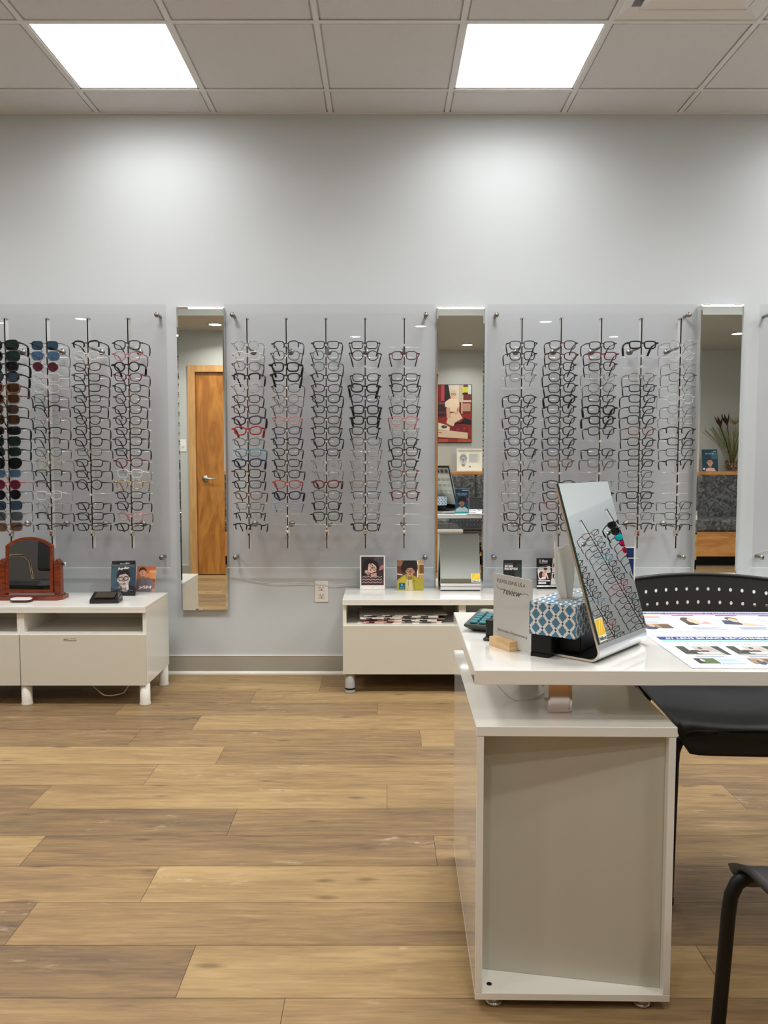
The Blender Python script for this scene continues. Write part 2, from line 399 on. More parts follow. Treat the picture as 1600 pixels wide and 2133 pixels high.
# another door frame further left, only a sliver shows in the mirror
dm = MB(); dm.box(-3.3, -2.42, YD+.001, YD+.02, .008, dh, OAK); d2 = dm.build('door_2'); d2['kind'] = 'structure'
m = MB(); m.box(-2.418, -2.34, YD, YD+.03, 0, dh+.07, OAKF); m.box(-3.38, -3.302, YD, YD+.03, 0, dh+.07, OAKF); m.box(-3.302, -2.418, YD, YD+.03, dh+.002, dh+.07, OAKF); m.build('door_frame', d2)

# ================================================================ GENERIC PIECES
def ell(cx, cy_, rx, ry, rot=0, n=20, a0=0, a1=360):
    return [(cx + rx*math.cos(a)*math.cos(rot) - ry*math.sin(a)*math.sin(rot), cy_ + rx*math.cos(a)*math.sin(rot) + ry*math.sin(a)*math.cos(rot)) for a in [R(a0+(a1-a0)*k/n) for k in range(n+(0 if a1-a0 >= 360 else 1))]]
def rect(a, b, c, d): return [(a, c), (b, c), (b, d), (a, d)]
def line(pts, wd):
    out, back = [], []
    for i, p in enumerate(pts):
        a = pts[max(i-1, 0)]; b = pts[min(i+1, len(pts)-1)]; dx, dy = b[0]-a[0], b[1]-a[1]; l = math.hypot(dx, dy) or 1
        out.append((p[0]-dy/l*wd/2, p[1]+dx/l*wd/2)); back.append((p[0]+dy/l*wd/2, p[1]-dx/l*wd/2))
    return out+back[::-1]
def ring(cx, cy_, rx, ry, wd, rot=0, sq=2.0, n=24):
    def pt(a, rx, ry):
        c, s = math.cos(a), math.sin(a); x = rx*math.copysign(abs(c)**(2/sq), c); y = ry*math.copysign(abs(s)**(2/sq), s)
        return (cx+x*math.cos(rot)-y*math.sin(rot), cy_+x*math.sin(rot)+y*math.cos(rot))
    return [[pt(2*math.pi*k/n, rx+wd/2, ry+wd/2), pt(2*math.pi*(k+1)/n, rx+wd/2, ry+wd/2), pt(2*math.pi*(k+1)/n, rx-wd/2, ry-wd/2), pt(2*math.pi*k/n, rx-wd/2, ry-wd/2)] for k in range(n)]
def clip01(poly, x1=1, y1=1):
    for ax, lim, sg in ((0,0,1),(0,x1,-1),(1,0,1),(1,y1,-1)):
        out = []
        for i in range(len(poly)):
            a, b = poly[i-1], poly[i]; ia = (a[ax]-lim)*sg >= 0; ib = (b[ax]-lim)*sg >= 0
            if ia != ib:
                t = (lim-a[ax])/(b[ax]-a[ax]); out.append((a[0]+(b[0]-a[0])*t, a[1]+(b[1]-a[1])*t))
            if ib: out.append(b)
        poly = out
        if len(poly) < 3: return []
    return poly
def artwork(mb, w, h, shapes, M, y=-.0004, step=.00006):
    """shapes: list of (colour, polygon in 0..1) or ('text', txt, cx, cy, w, h, colour[, shear, bold]); drawn in local x/z facing -y"""
    k = 0
    for s in shapes:
        k += 1; off = y - k*step
        if s[0] == 'text':
            _, txt, cx, cyy, tw, th, col = s[:7]; sh = s[7] if len(s) > 7 else 0; bo = s[8] if len(s) > 8 else 0; rot = s[9] if len(s) > 9 else 0
            F = M @ Matrix.Translation((-w/2+cx*w, off, cyy*h)) @ Matrix.Rotation(math.pi/2, 4, 'X') @ Matrix.Rotation(rot, 4, 'Z')
            text_into(mb, txt, tw*w, th*h, flat(*col), F, sh, bo); continue
        col, poly = s
        polys = poly if isinstance(poly[0], list) else [poly]
        for p in polys:
            p = clip01(p)
            if len(p) < 3: continue
            ar = sum(p[i-1][0]*p[i][1]-p[i][0]*p[i-1][1] for i in range(len(p)))
            if ar < 0: p = p[::-1]
            mb.add([M @ Vector((-w/2+x*w, off, z*h)) for x, z in p], [tuple(range(len(p)))], flat(*col))
def flip(shapes):
    o = []
    for s in shapes:
        if s[0] == 'text': o.append(s[:2]+(1-s[2],)+s[3:])
        elif isinstance(s[1][0], list): o.append((s[0], [[(1-x, z) for x, z in p] for p in s[1]]))
        else: o.append((s[0], [(1-x, z) for x, z in s[1]]))
    return o
def card(name, label, cat, loc, w, h, shapes, yaw=0, lean=8, board=PAPER, easel=True, th=.003, group=None):
    t = thing(name, label, cat, loc, yaw, group)
    L_ = Matrix.Rotation(R(-lean), 4, 'X')
    m = MB(); m.box(-w/2, w/2, 0, th, 0, h, board, L_); m.build('board', t)
    m = MB(); artwork(m, w, h, shapes, L_); m.build('print', t)
    if easel:
        e = MB(); top_ = L_ @ Vector((0, th, h*.7)); y2 = top_.y + .05
        e.add([(-w*.12, top_.y, top_.z), (w*.12, top_.y, top_.z), (w*.16, y2, .0), (-w*.16, y2, .0), (-w*.12, top_.y+.001, top_.z), (w*.12, top_.y+.001, top_.z), (w*.16, y2+.001, .0), (-w*.16, y2+.001, .0)],
              [(0,1,2,3), (7,6,5,4), (0,4,5,1), (1,5,6,2), (3,2,6,7), (0,3,7,4)], board); e.build('easel', t)
    return t

# ---- acrylic wall panels
def acrylic(name, label, x0, x1, z0, z1, y=D-.06, right=None, knobs=True):
    t = thing(name, label, 'display panel', ((x0+x1)/2, y, z0))
    w_ = x1-x0; h_ = z1-z0
    m = MB(); m.box(-w_/2, w_/2, 0, .006, 0, h_, ACRYL); m.build('sheet', t)
    e = MB(); e.box(-w_/2, w_/2, -.0005, .0065, -.003, 0, ACEDGE); e.build('polished_edge', t)
    for sx in (-1, 1):
        for zz in (.055, h_-.055):
            k = MB(); xx = sx*(w_/2-.045)
            k.cyl((xx, .006, zz), (xx, .058, zz), .008, KNOB, n=16); k.cyl((xx, -.012, zz), (xx, -.001, zz), .013, KNOB, n=20)
            k.build('standoff', t)
    return t
pz1 = P(800, 634, D-.06).z; pz0 = P(800, 1182, D-.06).z
X = lambda px, y=D-.06, py=900: P(px, py, y).x
acrylic('acrylic_panel', 'clear acrylic display panel on the left, behind the sunglasses', X(350)-1.12, X(350), pz0, pz1)
acrylic('acrylic_panel', 'clear acrylic display panel in the middle, between two tall mirrors', X(470), X(904), pz0, pz1)
acrylic('acrylic_panel', 'clear acrylic display panel right of the middle mirror', X(1014), X(1446), pz0, pz1)
acrylic('acrylic_panel', 'clear acrylic display panel at the right edge of the photo', X(1576), X(1576)+1.12, pz0, pz1)

# ---- tall wall mirrors
def wall_mirror(label, pxl, pxr, pyt, pyb, depth=.012, yaw=0, side=0):
    yb = D-.02-depth
    a, b = P(pxl, 950, yb).x, P(pxr, 950, yb).x; z1, z0 = P(800, pyt, yb).z, P(800, pyb, yb).z
    w_, h_ = b-a, z1-z0
    t = thing('wall_mirror', label, 'mirror', ((a+b)/2, yb, z0), yaw)
    m = MB(); bv = .008; d = .0016
    # flat centre and four bevels
    i = [(-w_/2+bv, 0, bv), (w_/2-bv, 0, bv), (w_/2-bv, 0, h_-bv), (-w_/2+bv, 0, h_-bv)]; o_ = [(-w_/2, d, 0), (w_/2, d, 0), (w_/2, d, h_), (-w_/2, d, h_)]
    m.add(i+o_, [(0,1,2,3), (4,5,1,0), (5,6,2,1), (6,7,3,2), (7,4,0,3)], MIRROR)
    m.build('mirror_glass', t)
    m = MB(); m.box(-w_/2, w_/2, d+.0003, depth+.018, 0, h_, flat(196,198,196)); m.build('backing', t)
    for sx in (-1, 1):
        m = MB(); m.box(sx*w_*.36-.018, sx*w_*.36+.018, -.002, depth, h_, h_+.006, WHTPL); m.build('clip', t)
    return t
wall_mirror('tall narrow wall mirror on the left, reflecting a wooden door', 372.5, 470, 640, 1271)
wall_mirror('tall narrow wall mirror in the middle, standing behind the tabletop mirror', 909, 1008, 640, 1241)
wall_mirror('tall narrow wall mirror on the right, reflecting the vase and bench', 1453, 1541, 635, 1196, depth=.035)

# ================================================================ EYEWEAR
WIRE = dict(k=('black', srgb(10,10,12)), t=('dark tortoiseshell', srgb(58,34,26)), r=('red', srgb(150,38,42)), R=('burgundy', srgb(92,24,38)),
            n=('navy', srgb(26,34,66)), p=('dark purple', srgb(52,30,58)), u=('teal', srgb(52,118,140)), g=('grey', srgb(98,100,104)), s=('silver', srgb(150,150,150)),
            c=('clear', srgb(196,198,200)), o=('brown', srgb(98,66,52)), w=('rose pink', srgb(176,118,124)), y=('gold', srgb(170,150,110)), b=('charcoal', srgb(26,26,30)), l=('pale blue', srgb(130,146,170)))
def fmat(code):
    nm, c = WIRE[code]
    if code in 'sy': return mat('frame_'+nm, c, .25, .9)
    if code == 'c': return mat('frame_clear', c, .1, 0, .5)
    return mat('frame_'+nm, c, .35, 0, .12, spec=.35)
SHAPES = { # half width, half height, squareness, top slope, rim radius
    'R': (.0255, .0165, 4.2, .0, 'rectangular'), 'S': (.0250, .0190, 3.6, .0, 'square'), 'O': (.0235, .0215, 2.1, 0, 'round'),
    'C': (.0260, .0180, 2.9, .10, 'cat-eye'), 'P': (.0245, .0200, 2.6, .03, 'rounded'), 'A': (.0275, .0225, 2.5, -.02, 'aviator'), 'W': (.0275, .0205, 3.4, .05, 'wayfarer-style')}
_gm = {}
def outline(sh, sx, n=26):
    hw, hh, sq, sl, _ = SHAPES[sh]; out = []
    for k in range(n):
        a = 2*math.pi*k/n; c, s = math.cos(a), math.sin(a)
        x = hw*math.copysign(abs(c)**(2/sq), c); z = hh*math.copysign(abs(s)**(2/sq), s)
        if z > 0: z += sl*x*(z/hh)
        if z < 0: x *= 1-.10*(-z/hh)
        if sh == 'A' and z < 0: z *= 1.1; x += .003*(z/hh)
        cx = .0335 if hw < .026 else .0350
        X_ = sx*(cx+x); out.append(Vector((X_, (X_/.07)**2*.004, z)))
    return out
def glass_meshes(sh, style, col, lens):
    key = (sh, style, col, lens)
    if key in _gm: return _gm[key]
    rr = {'n': .0023, 'w': .0014, 'K': .0034, 'h': .0022, 'b': .0026}[style]
    fm = fmat(col); silver = fmat('s') if col != 'y' else fmat('y'); res = {}
    hw, hh, _, sl, _ = SHAPES[sh]
    f = MB()
    for sx in (-1, 1):
        ol = outline(sh, sx); n = len(ol)
        if style in ('n', 'K', 'w'): f.tube(ol, rr, fm, 6, closed=True, flat_=(1.25, 1))
        else:
            up = [ol[k % n] for k in range(-2, n//2+3)]
            f.tube(up, rr*1.2, fm, 6, flat_=(1.3, 1))
            if style == 'b': f.tube(ol, .0006, silver, 5, closed=True)
        # end piece
        hx = sx*((.0335 if hw < .026 else .0350)+hw)
        f.tube([(hx-sx*.002, .0035, hh*.55+sl*.02), (sx*.0705, .008, .0095)], rr*1.3, fm, 6)
        # nose pad
        f.tube([(sx*.0085, .002, 0), (sx*.0075, .007, -.006)], .0008, silver, 5)
    zb_ = hh*.38
    f.tube([(-.0098, .0003, zb_), (-.004, -.001, zb_+.0025), (.004, -.001, zb_+.0025), (.0098, .0003, zb_)], max(rr, .0009), fm, 6)
    res['front'] = f.mesh('frame_front')
    for sx, nm in ((-1, 'l'), (1, 'r')):
        ol = outline(sh, sx, 22); m = MB(); c = sum(ol, Vector())/len(ol); vs = [c+Vector((0, -.0022, 0))]+[(c+(p-c)*.55)+Vector((0, -.0015, 0)) for p in ol]+[p+Vector((0, .0002, 0)) for p in ol]; n = len(ol)
        fs = [(0, 1+(k+1)%n, 1+k) if sx > 0 else (0, 1+k, 1+(k+1)%n) for k in range(n)]
        fs += [((1+k, 1+(k+1)%n, 1+n+(k+1)%n, 1+n+k) if sx > 0 else (1+k, 1+n+k, 1+n+(k+1)%n, 1+(k+1)%n)) for k in range(n)]
        m.add(vs, fs, LENS[lens], True); res['lens'+nm] = m.mesh('lens')
        tr = {'n': .0023, 'w': .0014, 'K': .0034, 'h': .0022, 'b': .0026}[style]
        tp = MB(); pts = [(sx*.0705, .008, .0095), (sx*.0715, .03, .0098), (sx*.0705, .07, .0092), (sx*.0685, .100, .0075), (sx*.0655, .117, -.002), (sx*.061, .131, -.019), (sx*.057, .137, -.034)]
        tp.tube(pts, [tr*1.2, tr*1.2, tr, tr*.95, tr*1.1, tr*1.2, tr*1.1], fm, 6, flat_=(.7, 1.5) if style in 'Kb' else (.8, 1.2)); res['temple'+nm] = tp.mesh('temple')
    _gm[key] = res; return res
LENS = {'c': clear('clear_lens', (.97, .98, .97), 1.5), 'G': None}
def tint(name, col, alpha): # tinted sun lens
    m = clear(name, col, 1.6); return m
LENS.update(G=tint('lens_green', (.035,.06,.05), 1), K=tint('lens_black', (.03,.03,.035), 1), B=tint('lens_blue_grey', (.08,.13,.18), 1), T=tint('lens_brown', (.12,.06,.03), 1),
            V=tint('lens_plum', (.12,.07,.07), 1), U=tint('lens_sky_blue', (.14,.24,.38), 1), M=tint('lens_maroon', (.20,.05,.08), 1), Y=tint('lens_grey', (.16,.17,.18), 1), N=tint('lens_sand', (.28,.2,.13), 1))
def coloured_mirror(nm, c): return mat('lens_'+nm, c, .12, .85)
LENS.update(C1=coloured_mirror('cyan', srgb(20,180,190)), C2=coloured_mirror('magenta', srgb(190,20,90)), C3=coloured_mirror('green', srgb(60,190,40)), C4=coloured_mirror('crimson', srgb(170,20,40)))
LN = dict(G='green', K='black', B='blue-grey', T='brown', V='plum', U='blue', M='maroon', Y='grey', N='sand', C1='cyan mirrored', C2='magenta mirrored', C3='green mirrored', C4='crimson mirrored')
ORD = 'first second third fourth fifth sixth seventh eighth ninth tenth eleventh twelfth thirteenth fourteenth fifteenth sixteenth seventeenth eighteenth'.split()
def eyewear(loc, spec, place, yaw=0, grp='', jit=True):
    """spec = shape, style, colour[, lens]"""
    sh, st, col = spec[:3]; lens = spec[3:] or 'c'
    ms = glass_meshes(sh, st, col, lens)
    cn = WIRE[col][0]; shn = SHAPES[sh][4]
    if lens == 'c': lab = '%s%s %s glasses, %s' % ({'K': 'thick ', 'w': 'wire ', 'h': 'half-rim ', 'b': 'browline ', 'n': ''}[st], cn, shn, place); nm = 'eyeglasses'; cat = 'glasses'
    else: lab = '%s sunglasses with %s lenses, %s' % (cn, LN[lens], place); nm = 'sunglasses'; cat = 'sunglasses'
    t = thing(nm, lab, cat, loc, yaw, grp)
    if jit:
        t.rotation_euler = (R(random.uniform(-2, 2)), R(random.uniform(-1.6, 1.6)), yaw+R(random.uniform(-5, 5)))
        t.location = Vector(loc) + Vector((random.uniform(-.003, .003), 0, random.uniform(-.002, .002)))
    sc_ = random.uniform(.95, 1.04)*1.09; sc_ *= 1.0 if lens == 'c' else 1.08
    t.scale = (sc_, 1, sc_)
    for k, n_ in (('front', 'frame_front'), ('lensl', 'lens'), ('lensr', 'lens'), ('templel', 'temple'), ('templer', 'temple')):
        o = bpy.data.objects.new(n_, ms[k]); C.objects.link(o); o.parent = t
    return t
# ---- rods
YF, YR = 4.005, 4.028      # fronts of the glasses, rod
zrow = [P(800, 719 + (1098-719)*k/17, YF).z for k in range(18)]
barm = MB(); barm.tube([(-.085, .105, 0), (.085, .105, 0)], .0013, CLEARP, 6); barm.tube([(0, .012, 0), (0, .105, 0)], .0016, CLEARP, 6); BARMESH = barm.mesh('support_bar')
clipm = MB(); clipm.box(-.004, .004, -.012, .0, -.006, .006, CLEARP); clipm.box(-.0022, .0022, -.016, -.010, -.003, .003, WHTPL); CLIPMESH = clipm.mesh('nose_clip')
POLE = mat('rod_metal', srgb(222,224,224), .25, .1)
LOCKC = [flat(176,172,160), flat(170,60,60)]
def rod(label, x, z0, z1, rows_, M=None, red=False, y=YR, offc=1):
    t = thing('display_rod', label, 'display rod', (x, y, z0), 0, 'upright locking rods for frames')
    h = z1-z0
    m = MB(); m.box(-.0024, .0024, -.005, -.0005, 0, h, BLKGL); m.box(-.0030, .0030, 0, .034, 0, h, POLE); m.box(-.0075, .0075, -.007, .027, h, h+.004, STEEL); m.build('pole', t)
    for zz in (zrow[0]-z0-.006, zrow[17]-z0+.000):
        k = MB(); k.tube([(0, .006, zz), (0, D-.062-y, zz)], .006, KNOB, 10); k.cyl((0, D-.074-y, zz), (0, D-.0605-y, zz), .0165, KNOB, n=22); k.build('wall_mount', t)
    for r_ in rows_:
        b = bpy.data.objects.new('support_bar', BARMESH); C.objects.link(b); b.parent = t; b.location = (0, YF-y+.0, zrow[r_]-z0+.004)
        b = bpy.data.objects.new('nose_clip', CLIPMESH); C.objects.link(b); b.parent = t; b.location = (0, -.006, zrow[r_]-z0+.001)
    k = MB(); zl = zrow[17]-z0-.032
    k.box(-.011, .011, -.014, .012, zl-.016, zl+.016, LOCKC[0], bev=.004); k.build('lock_body', t)
    k = MB(); k.cyl((0, -.0145, zl+.004), (0, -.018, zl+.004), .0055, LOCKC[1] if red else STEEL, n=14); k.cyl((0, -.0142, zl-.008), (0, -.016, zl-.008), .0045, BLKDK, n=12); k.build('lock_button', t, label='red key lock button' if red else None)
    return t
E_ = None
DISP = {
 'left': [
  (17, ['WKkG','WnkG','PKkK','PKkB','WKoT','SnoT','SntV','SnkT','RbkK','SnkG','SbkG','AwkK','RwgU','OwrM','OwkK','SwkB','SwgY','SwoN']),
  (103, ['SwkB','SwsU','OwsM','Swc','Swc','Swk','Chk','Sws','Rhk','Rhb','Pwb','Swy','Rhb','Rhb','Swc','Sws','Rhb','Rhb']),
  (188, ['Cbk','Snc','Cnt','Rnk','Rnk','Rnk','Rnk','Pnk','Snk','Snk','Rng','Rnk','Rnb','Onk',E_,'Rnk','Rnk','Rnk']),
  (271, ['Snk','Pnw','OKk','CnR','Snb','Ont','Snk','Pnb','Rnk','Snb','Rnk','PnR','Snc','Pny','Rnp','Snk','Pnw','Rnk'])],
 'middle': [
  (517, ['Ows','Snc','Png','Cbk','Pws','Cnt','Snt','CKp','CKr','Cng','Rnu','CKn','Snk','Rnk','Cno','Rwb','Rhk','Rhk']),
  (598, ['Phk','Png','SKk','CKk','Cwk','Pwo','Png','Cnw','Cnn','Rnk','Cnk','Rnk','Cnk','Cnr','CKn','Snl',E_,E_]),
  (680, ['Rnk','Png','Png','Cnk','Cnp','Cnk','Rnk','Cnt','Rnk','Pnk','Rnb','Cws','Pws','CKR','Swb','Snk','Snk',E_]),
  (761, ['Rnk','Ont',E_,'Cnk','CKk','Cnn','SKk','SKk','Cnk','Cwb','Sws','Pws','Pws','Rwo','Rwb','Pws','Rwb','Snk']),
  (842, [E_,'SnR',E_,'Rnk','Cnb','Pws','Pnb','Snw','Ows','Snk','Snk','Snk','Cno','Sng','CnR',E_,E_,E_])],
 'right': [
  (1085, ['Snk','Snk','Pwb','Pwg',E_,'Cnk','Rnb','Pnb','Snb','Cnn','Cnb','Pws','Rhb','Sws','Pws','Swb','Cnk','Snb']),
  (1166, ['Snt','Cnt','Snk','Pnk','Snk','CKk','Snk','Cnk','Snk','Rnk','Cnp','Sno',E_,'Cnk','Cnt','CnR','Snk','Snk']),
  (1249, ['Rnk','RnR','Snk','Pws','Pwb','Rnk','SKk','SKk','Snb',E_,'Rnk','Sng',E_,'Rws','Rnk','Rng',E_,E_]),
  (1332, ['RKk',E_,E_,'Sns','Rnk','Rnk','Rnk','Snb','Sno','Snk','Rnk','Rnk','Rwk','Rwk','Rnk','Rnb','Rwg','Rhb']),
  (1413, ['Ows','Swc','Pws','Pwb','Sws','Swc','Pwg','Sws','Rhk','Rnk','Rwb','Rhk',E_,E_,E_,'Rwk','Rwb','Rhb'])]}
for side, rods in DISP.items():
    for ri, (px, specs) in enumerate(rods):
        x = P(px, 900, YR).x
        rn = ORD[ri]
        rod('metal frame rod, %s from the left on the %s panel' % (rn, side), x, P(px, 1142, YR).z, P(px, 664, YR).z, range(18), red=(side, ri) in (('left', 1), ('middle', 2), ('right', 3)))
        n = 0
        for k, sp in enumerate(specs):
            if sp is None: continue
            eyewear((x, YF, zrow[k]), sp, '%s down on %s rod, %s panel' % (ORD[n], rn, side), 0, 'frames on the %s wall panel' % side); n += 1

# ---- right side wall display, seen in the slanted tabletop mirror
def side_display():
    x = XR-.06
    t = thing('acrylic_panel', 'clear acrylic display panel on the side wall, seen in the slanted mirror', 'display panel', (x, 3.05, pz0), math.pi/2)
    m = MB(); m.box(-1.1, 1.1, 0, .006, 0, pz1-pz0, ACRYL, Matrix.Rotation(math.pi, 4, 'Z')); m.build('sheet', t)
    for sx in (-1, 1):
        for zz in (.055, pz1-pz0-.055):
            k = MB(); k.cyl((sx*1.05, .012, zz), (sx*1.05, -.058, zz), .01, STEEL, n=14); k.build('standoff', t)
    S = {0: ['CnR','Cng','Snk','Rnn','Cnu','Snk','Rnb','Rnk','Cnr','PnR','Snb','Onk','Rnk','Snk','Pnk','Cnn','Snu','Rnk'],
         1: ['WKkK','WKkK','WnkC1','PnkC2','WnrC4','PnkC3','WnkC2','Snk',None,'Cnk','Snk','Rnk','Cnk','Snk','Rnb','Snk','Rnn','Snk'],
         2: ['Rnk','Snk','Cnu','Snk','Rnk','OnR','Snk','Cnk','Rnn','Snl','Rnp','Snk','Pnr','Rnk','Cnk','Snk','Rnk','Snk']}
    for i, yy in enumerate(SIDE_Y):
        h = P(0, 664, YR).z-P(0, 1142, YR).z; z0 = P(0, 1142, YR).z
        nm = ('nearest', 'middle', 'farthest')[i]
        r = rod('metal frame rod on the side wall, %s in the reflection' % nm, 0, z0, z0+h, range(18))
        Mr = Matrix.Translation((XR, yy, 0)) @ Matrix.Rotation(-math.pi/2, 4, 'Z') @ Matrix.Translation((0, -D, 0)) 
        r.matrix_world = Mr @ Matrix.Translation((0, YR, z0))
        n = 0
        for k, sp in enumerate(S[(2, 0, 1)[i]]):
            if sp is None: continue
            p = Mr @ Vector((0, YF, zrow[k])); eyewear(p, sp, '%s down on %s side wall rod' % (ORD[n], nm), -math.pi/2, 'frames on the side wall panel', True); n += 1
SIDE_Y = (3.225, 3.455, 3.68)
side_display()

# ================================================================ CABINETS
def leg(x, y, h, col, t, metal=False):
    m = MB(); m.lathe([(.0001, 0), (.0265, 0), (.0272, .005), (.0255, .012), (.0245, .016), (.0245, h), (.0001, h)], col, (x, y, 0), 26)
    o = m.build('leg', t)
    if metal:
        m = MB(); m.lathe([(.0255, .018), (.0262, .020), (.0262, .024), (.0255, .026)], BLKDK, (x, y, 0), 26); m.build('foot_ring', o)
def cabinet(label, x0, y0, legs, legcol, metal=False, dep=.40, bays=2, wd=.6):
    t = thing('low_cabinet', label, 'cabinet', (x0, y0, 0), 0)
    W = bays*wd; z0, z1 = .10, .48
    m = MB(); m.box(-.0, W, 0, dep, z1-.030, z1-.0155, LAMI, bev=.0008); m.box(0, W, .0, dep, z1-.015, z1, LAMI, bev=.0012); m.build('cabinet_top', t)
    m = MB()
    m.box(0, .018, .016, dep, z0, z1-.0302, LAMI, bev=.001); m.box(W-.018, W, .016, dep, z0, z1-.0302, LAMI, bev=.001)
    for b in range(1, bays): m.box(b*wd-.017, b*wd+.017, .0165, dep-.01, z0, z1-.0302, LAMI, bev=.001)
    m.box(.018, W-.018, .018, dep-.002, z0, z0+.016, LAMI)
    m.box(.018, W-.018, .018, dep-.002, z0+.240, z0+.252, LAMI)
    m.box(.018, W-.018, dep-.010, dep-.003, z0+.016, z1-.0302, LAMI)
    m.build('carcass', t)
    for b in range(bays):
        m = MB(); m.box(b*wd+.002, (b+1)*wd-.002, -.001, .0155, z0, z0+.2475, LAMF, bev=.0015); m.build('drawer_front', t)
    for lx, ly in legs: leg(lx, min(ly, dep-.04), z0, legcol, t, metal)
    return t
lf = G(302, 1264, .48)
WLEG = mat('white_leg', srgb(226, 224, 216), .35); GLEG = mat('grey_leg', srgb(158, 158, 154), .4)
lc = cabinet('low white cabinet on the left under the sunglasses, with wooden mirror on top', lf.x-1.2, lf.y, [(.03, .035), (1.2-.585, .03), (1.2-.017, .03), (.03, .36), (1.2-.02, .36)], WLEG)
m = MB()
for a, b, c, d in ((.0, .011, 0, .006), (.011, .062, -.002, .004), (.003, .024, .004, .010), (.03, .06, .010, .012)): m.box(.98+a-.17, .98+b-.17, -.0018, -.0011, .318+c, .318+d, flat(168,158,140))
m.build('tape_residue', lc)
rf = G(713.6, 1248.5, .48)
cabinet('low white cabinet in the middle, holding magazines and small cards', rf.x, rf.y, [(.035, .03), (.035, .36), (.6, .03), (1.16, .03), (1.16, .36)], GLEG, True, dep=D-rf.y-.022)
cabinet('low white cabinet behind the desk on the right', rf.x+1.204, rf.y, [(.035, .03), (.035, .36), (P(1583, 1430, rf.y+.03).x-rf.x-1.204, .03), (1.16, .36)], WLEG, dep=D-rf.y-.022)
# magazines in the open bay of the middle cabinet
zc = .10+.252; bx, by = rf.x, rf.y
mags = [((236,234,230), .0, 0), ((210,60,50), .006, 2), ((228,226,222), .004, -3), ((90,92,96), .008, 1), ((238,236,234), -.004, 4), ((220,218,214), .006, -2), ((160,160,162), .012, 3)]
zz = zc
for i, (c, dx, rz) in enumerate(mags):
    th = .0045+.002*(i % 3); nm = ('white', 'red-spined', 'pale', 'dark grey', 'glossy white', 'cream', 'grey')[i]
    M = Matrix.Rotation(R(rz), 4, 'Z'); hw_ = .21-.012*(i % 3)
    t = thing('magazine', '%s magazine lying in the open bay, %s in the pile' % (nm, ('lowest', 'second', 'third', 'fourth', 'fifth', 'sixth', 'topmost')[i]), 'magazine', (bx+.285+dx*2, by+.16, zz), 0, 'magazines in the open cabinet bay')
    m = MB(); m.box(-hw_, hw_, -.125, .125, .0005, th-.0008, PAPER, M); m.build('pages', t)
    m = MB(); m.box(-hw_-.001, hw_+.001, -.126, .126, th-.0008, th, flat(*c), M); m.box(-hw_-.001, hw_+.001, -.126, .126, 0, .0005, flat(*c), M)
    m.box(-hw_-.0016, -hw_, -.126, .126, 0, th, flat(*c), M)
    for k in range(4): a = -.17+.09*k; m.box(a, a+random.uniform(.02,.06), -.1268, -.1262, .001, th-.001, flat(40,40,42), M)
    m.box(-.12, .02, -.08, .06, th, th+.0002, flat(60,58,60) if i % 2 else flat(170,168,166), M)
    m.build('cover', t)
    zz += th
# ---- wall outlet
oc = P(670, 1232, D)
t = thing('wall_outlet', 'white double power outlet on the grey wall beside the middle cabinet', 'outlet', (oc.x, D, oc.z))
m = MB(); m.box(-.037, .037, -.006, 0, -.059, .059, WHTPL, bev=.003); m.build('plate', t)
for s in (-1, 1):
    m = MB(); m.box(-.017, .017, -.0085, -.005, s*.021-.0155, s*.021+.0155, mat('outlet_face', srgb(222,220,214), .35), bev=.003)
    m.box(-.0085, -.0062, -.0088, -.0084, s*.021-.004, s*.021+.006, BLKDK); m.box(.0062, .0085, -.0088, -.0084, s*.021-.004, s*.021+.006, BLKDK)
    m.cyl((0, -.0084, s*.021-.009), (0, -.0088, s*.021-.009), .003, BLKDK, n=12); m.build('socket', t)
m = MB(); m.cyl((0, -.006, .047), (0, -.0068, .047), .002, STEEL, n=8); m.build('screw', t)
CORD = mat('white_cord', srgb(205,205,202), .5)
def cord(name, label, pts, r=.0018, col=CORD):
    def cr(p, n=8):
        o = []; q = [p[0]]+list(p)+[p[-1]]
        for i in range(1, len(q)-2):
            for k in range(n):
                t = k/n; a, b, c, d = (Vector(v) for v in q[i-1:i+3])
                o.append(.5*((2*b)+(c-a)*t+(2*a-5*b+4*c-d)*t*t+(3*b-a-3*c+d)*t**3))
        return o+[Vector(q[-2])]
    m = MB(); m.tube(cr(pts), r, col, 6); return tag(m.build(name), label, 'cord')
cord('power_cord', 'thin white cord hanging across the wall outlet', [P(478, 1200, D-.008), P(560, 1215, D-.01), P(640, 1214, D-.012), P(690, 1219, D-.012), P(735, 1217, D-.012), P(800, 1232, D-.012), P(860, 1240, D-.012)], .0014)
cord('power_cord', 'white cord looping down below the left cabinet', [(lf.x-.42, lf.y+.25, .099), G(206, 1440, .05), G(225, 1449, .03), G(255, 1444, .04), G(264, 1434, .06), (lf.x-.12, lf.y+.26, .099)], .0028)
cord('power_cord', 'white cord crossing the wall beside the right tall mirror', [P(1500, 1199, D-.012), P(1542, 1180, D-.012), P(1562, 1160, D-.03), P(1590, 1148, D-.012), P(1640, 1140, D-.012)], .002)

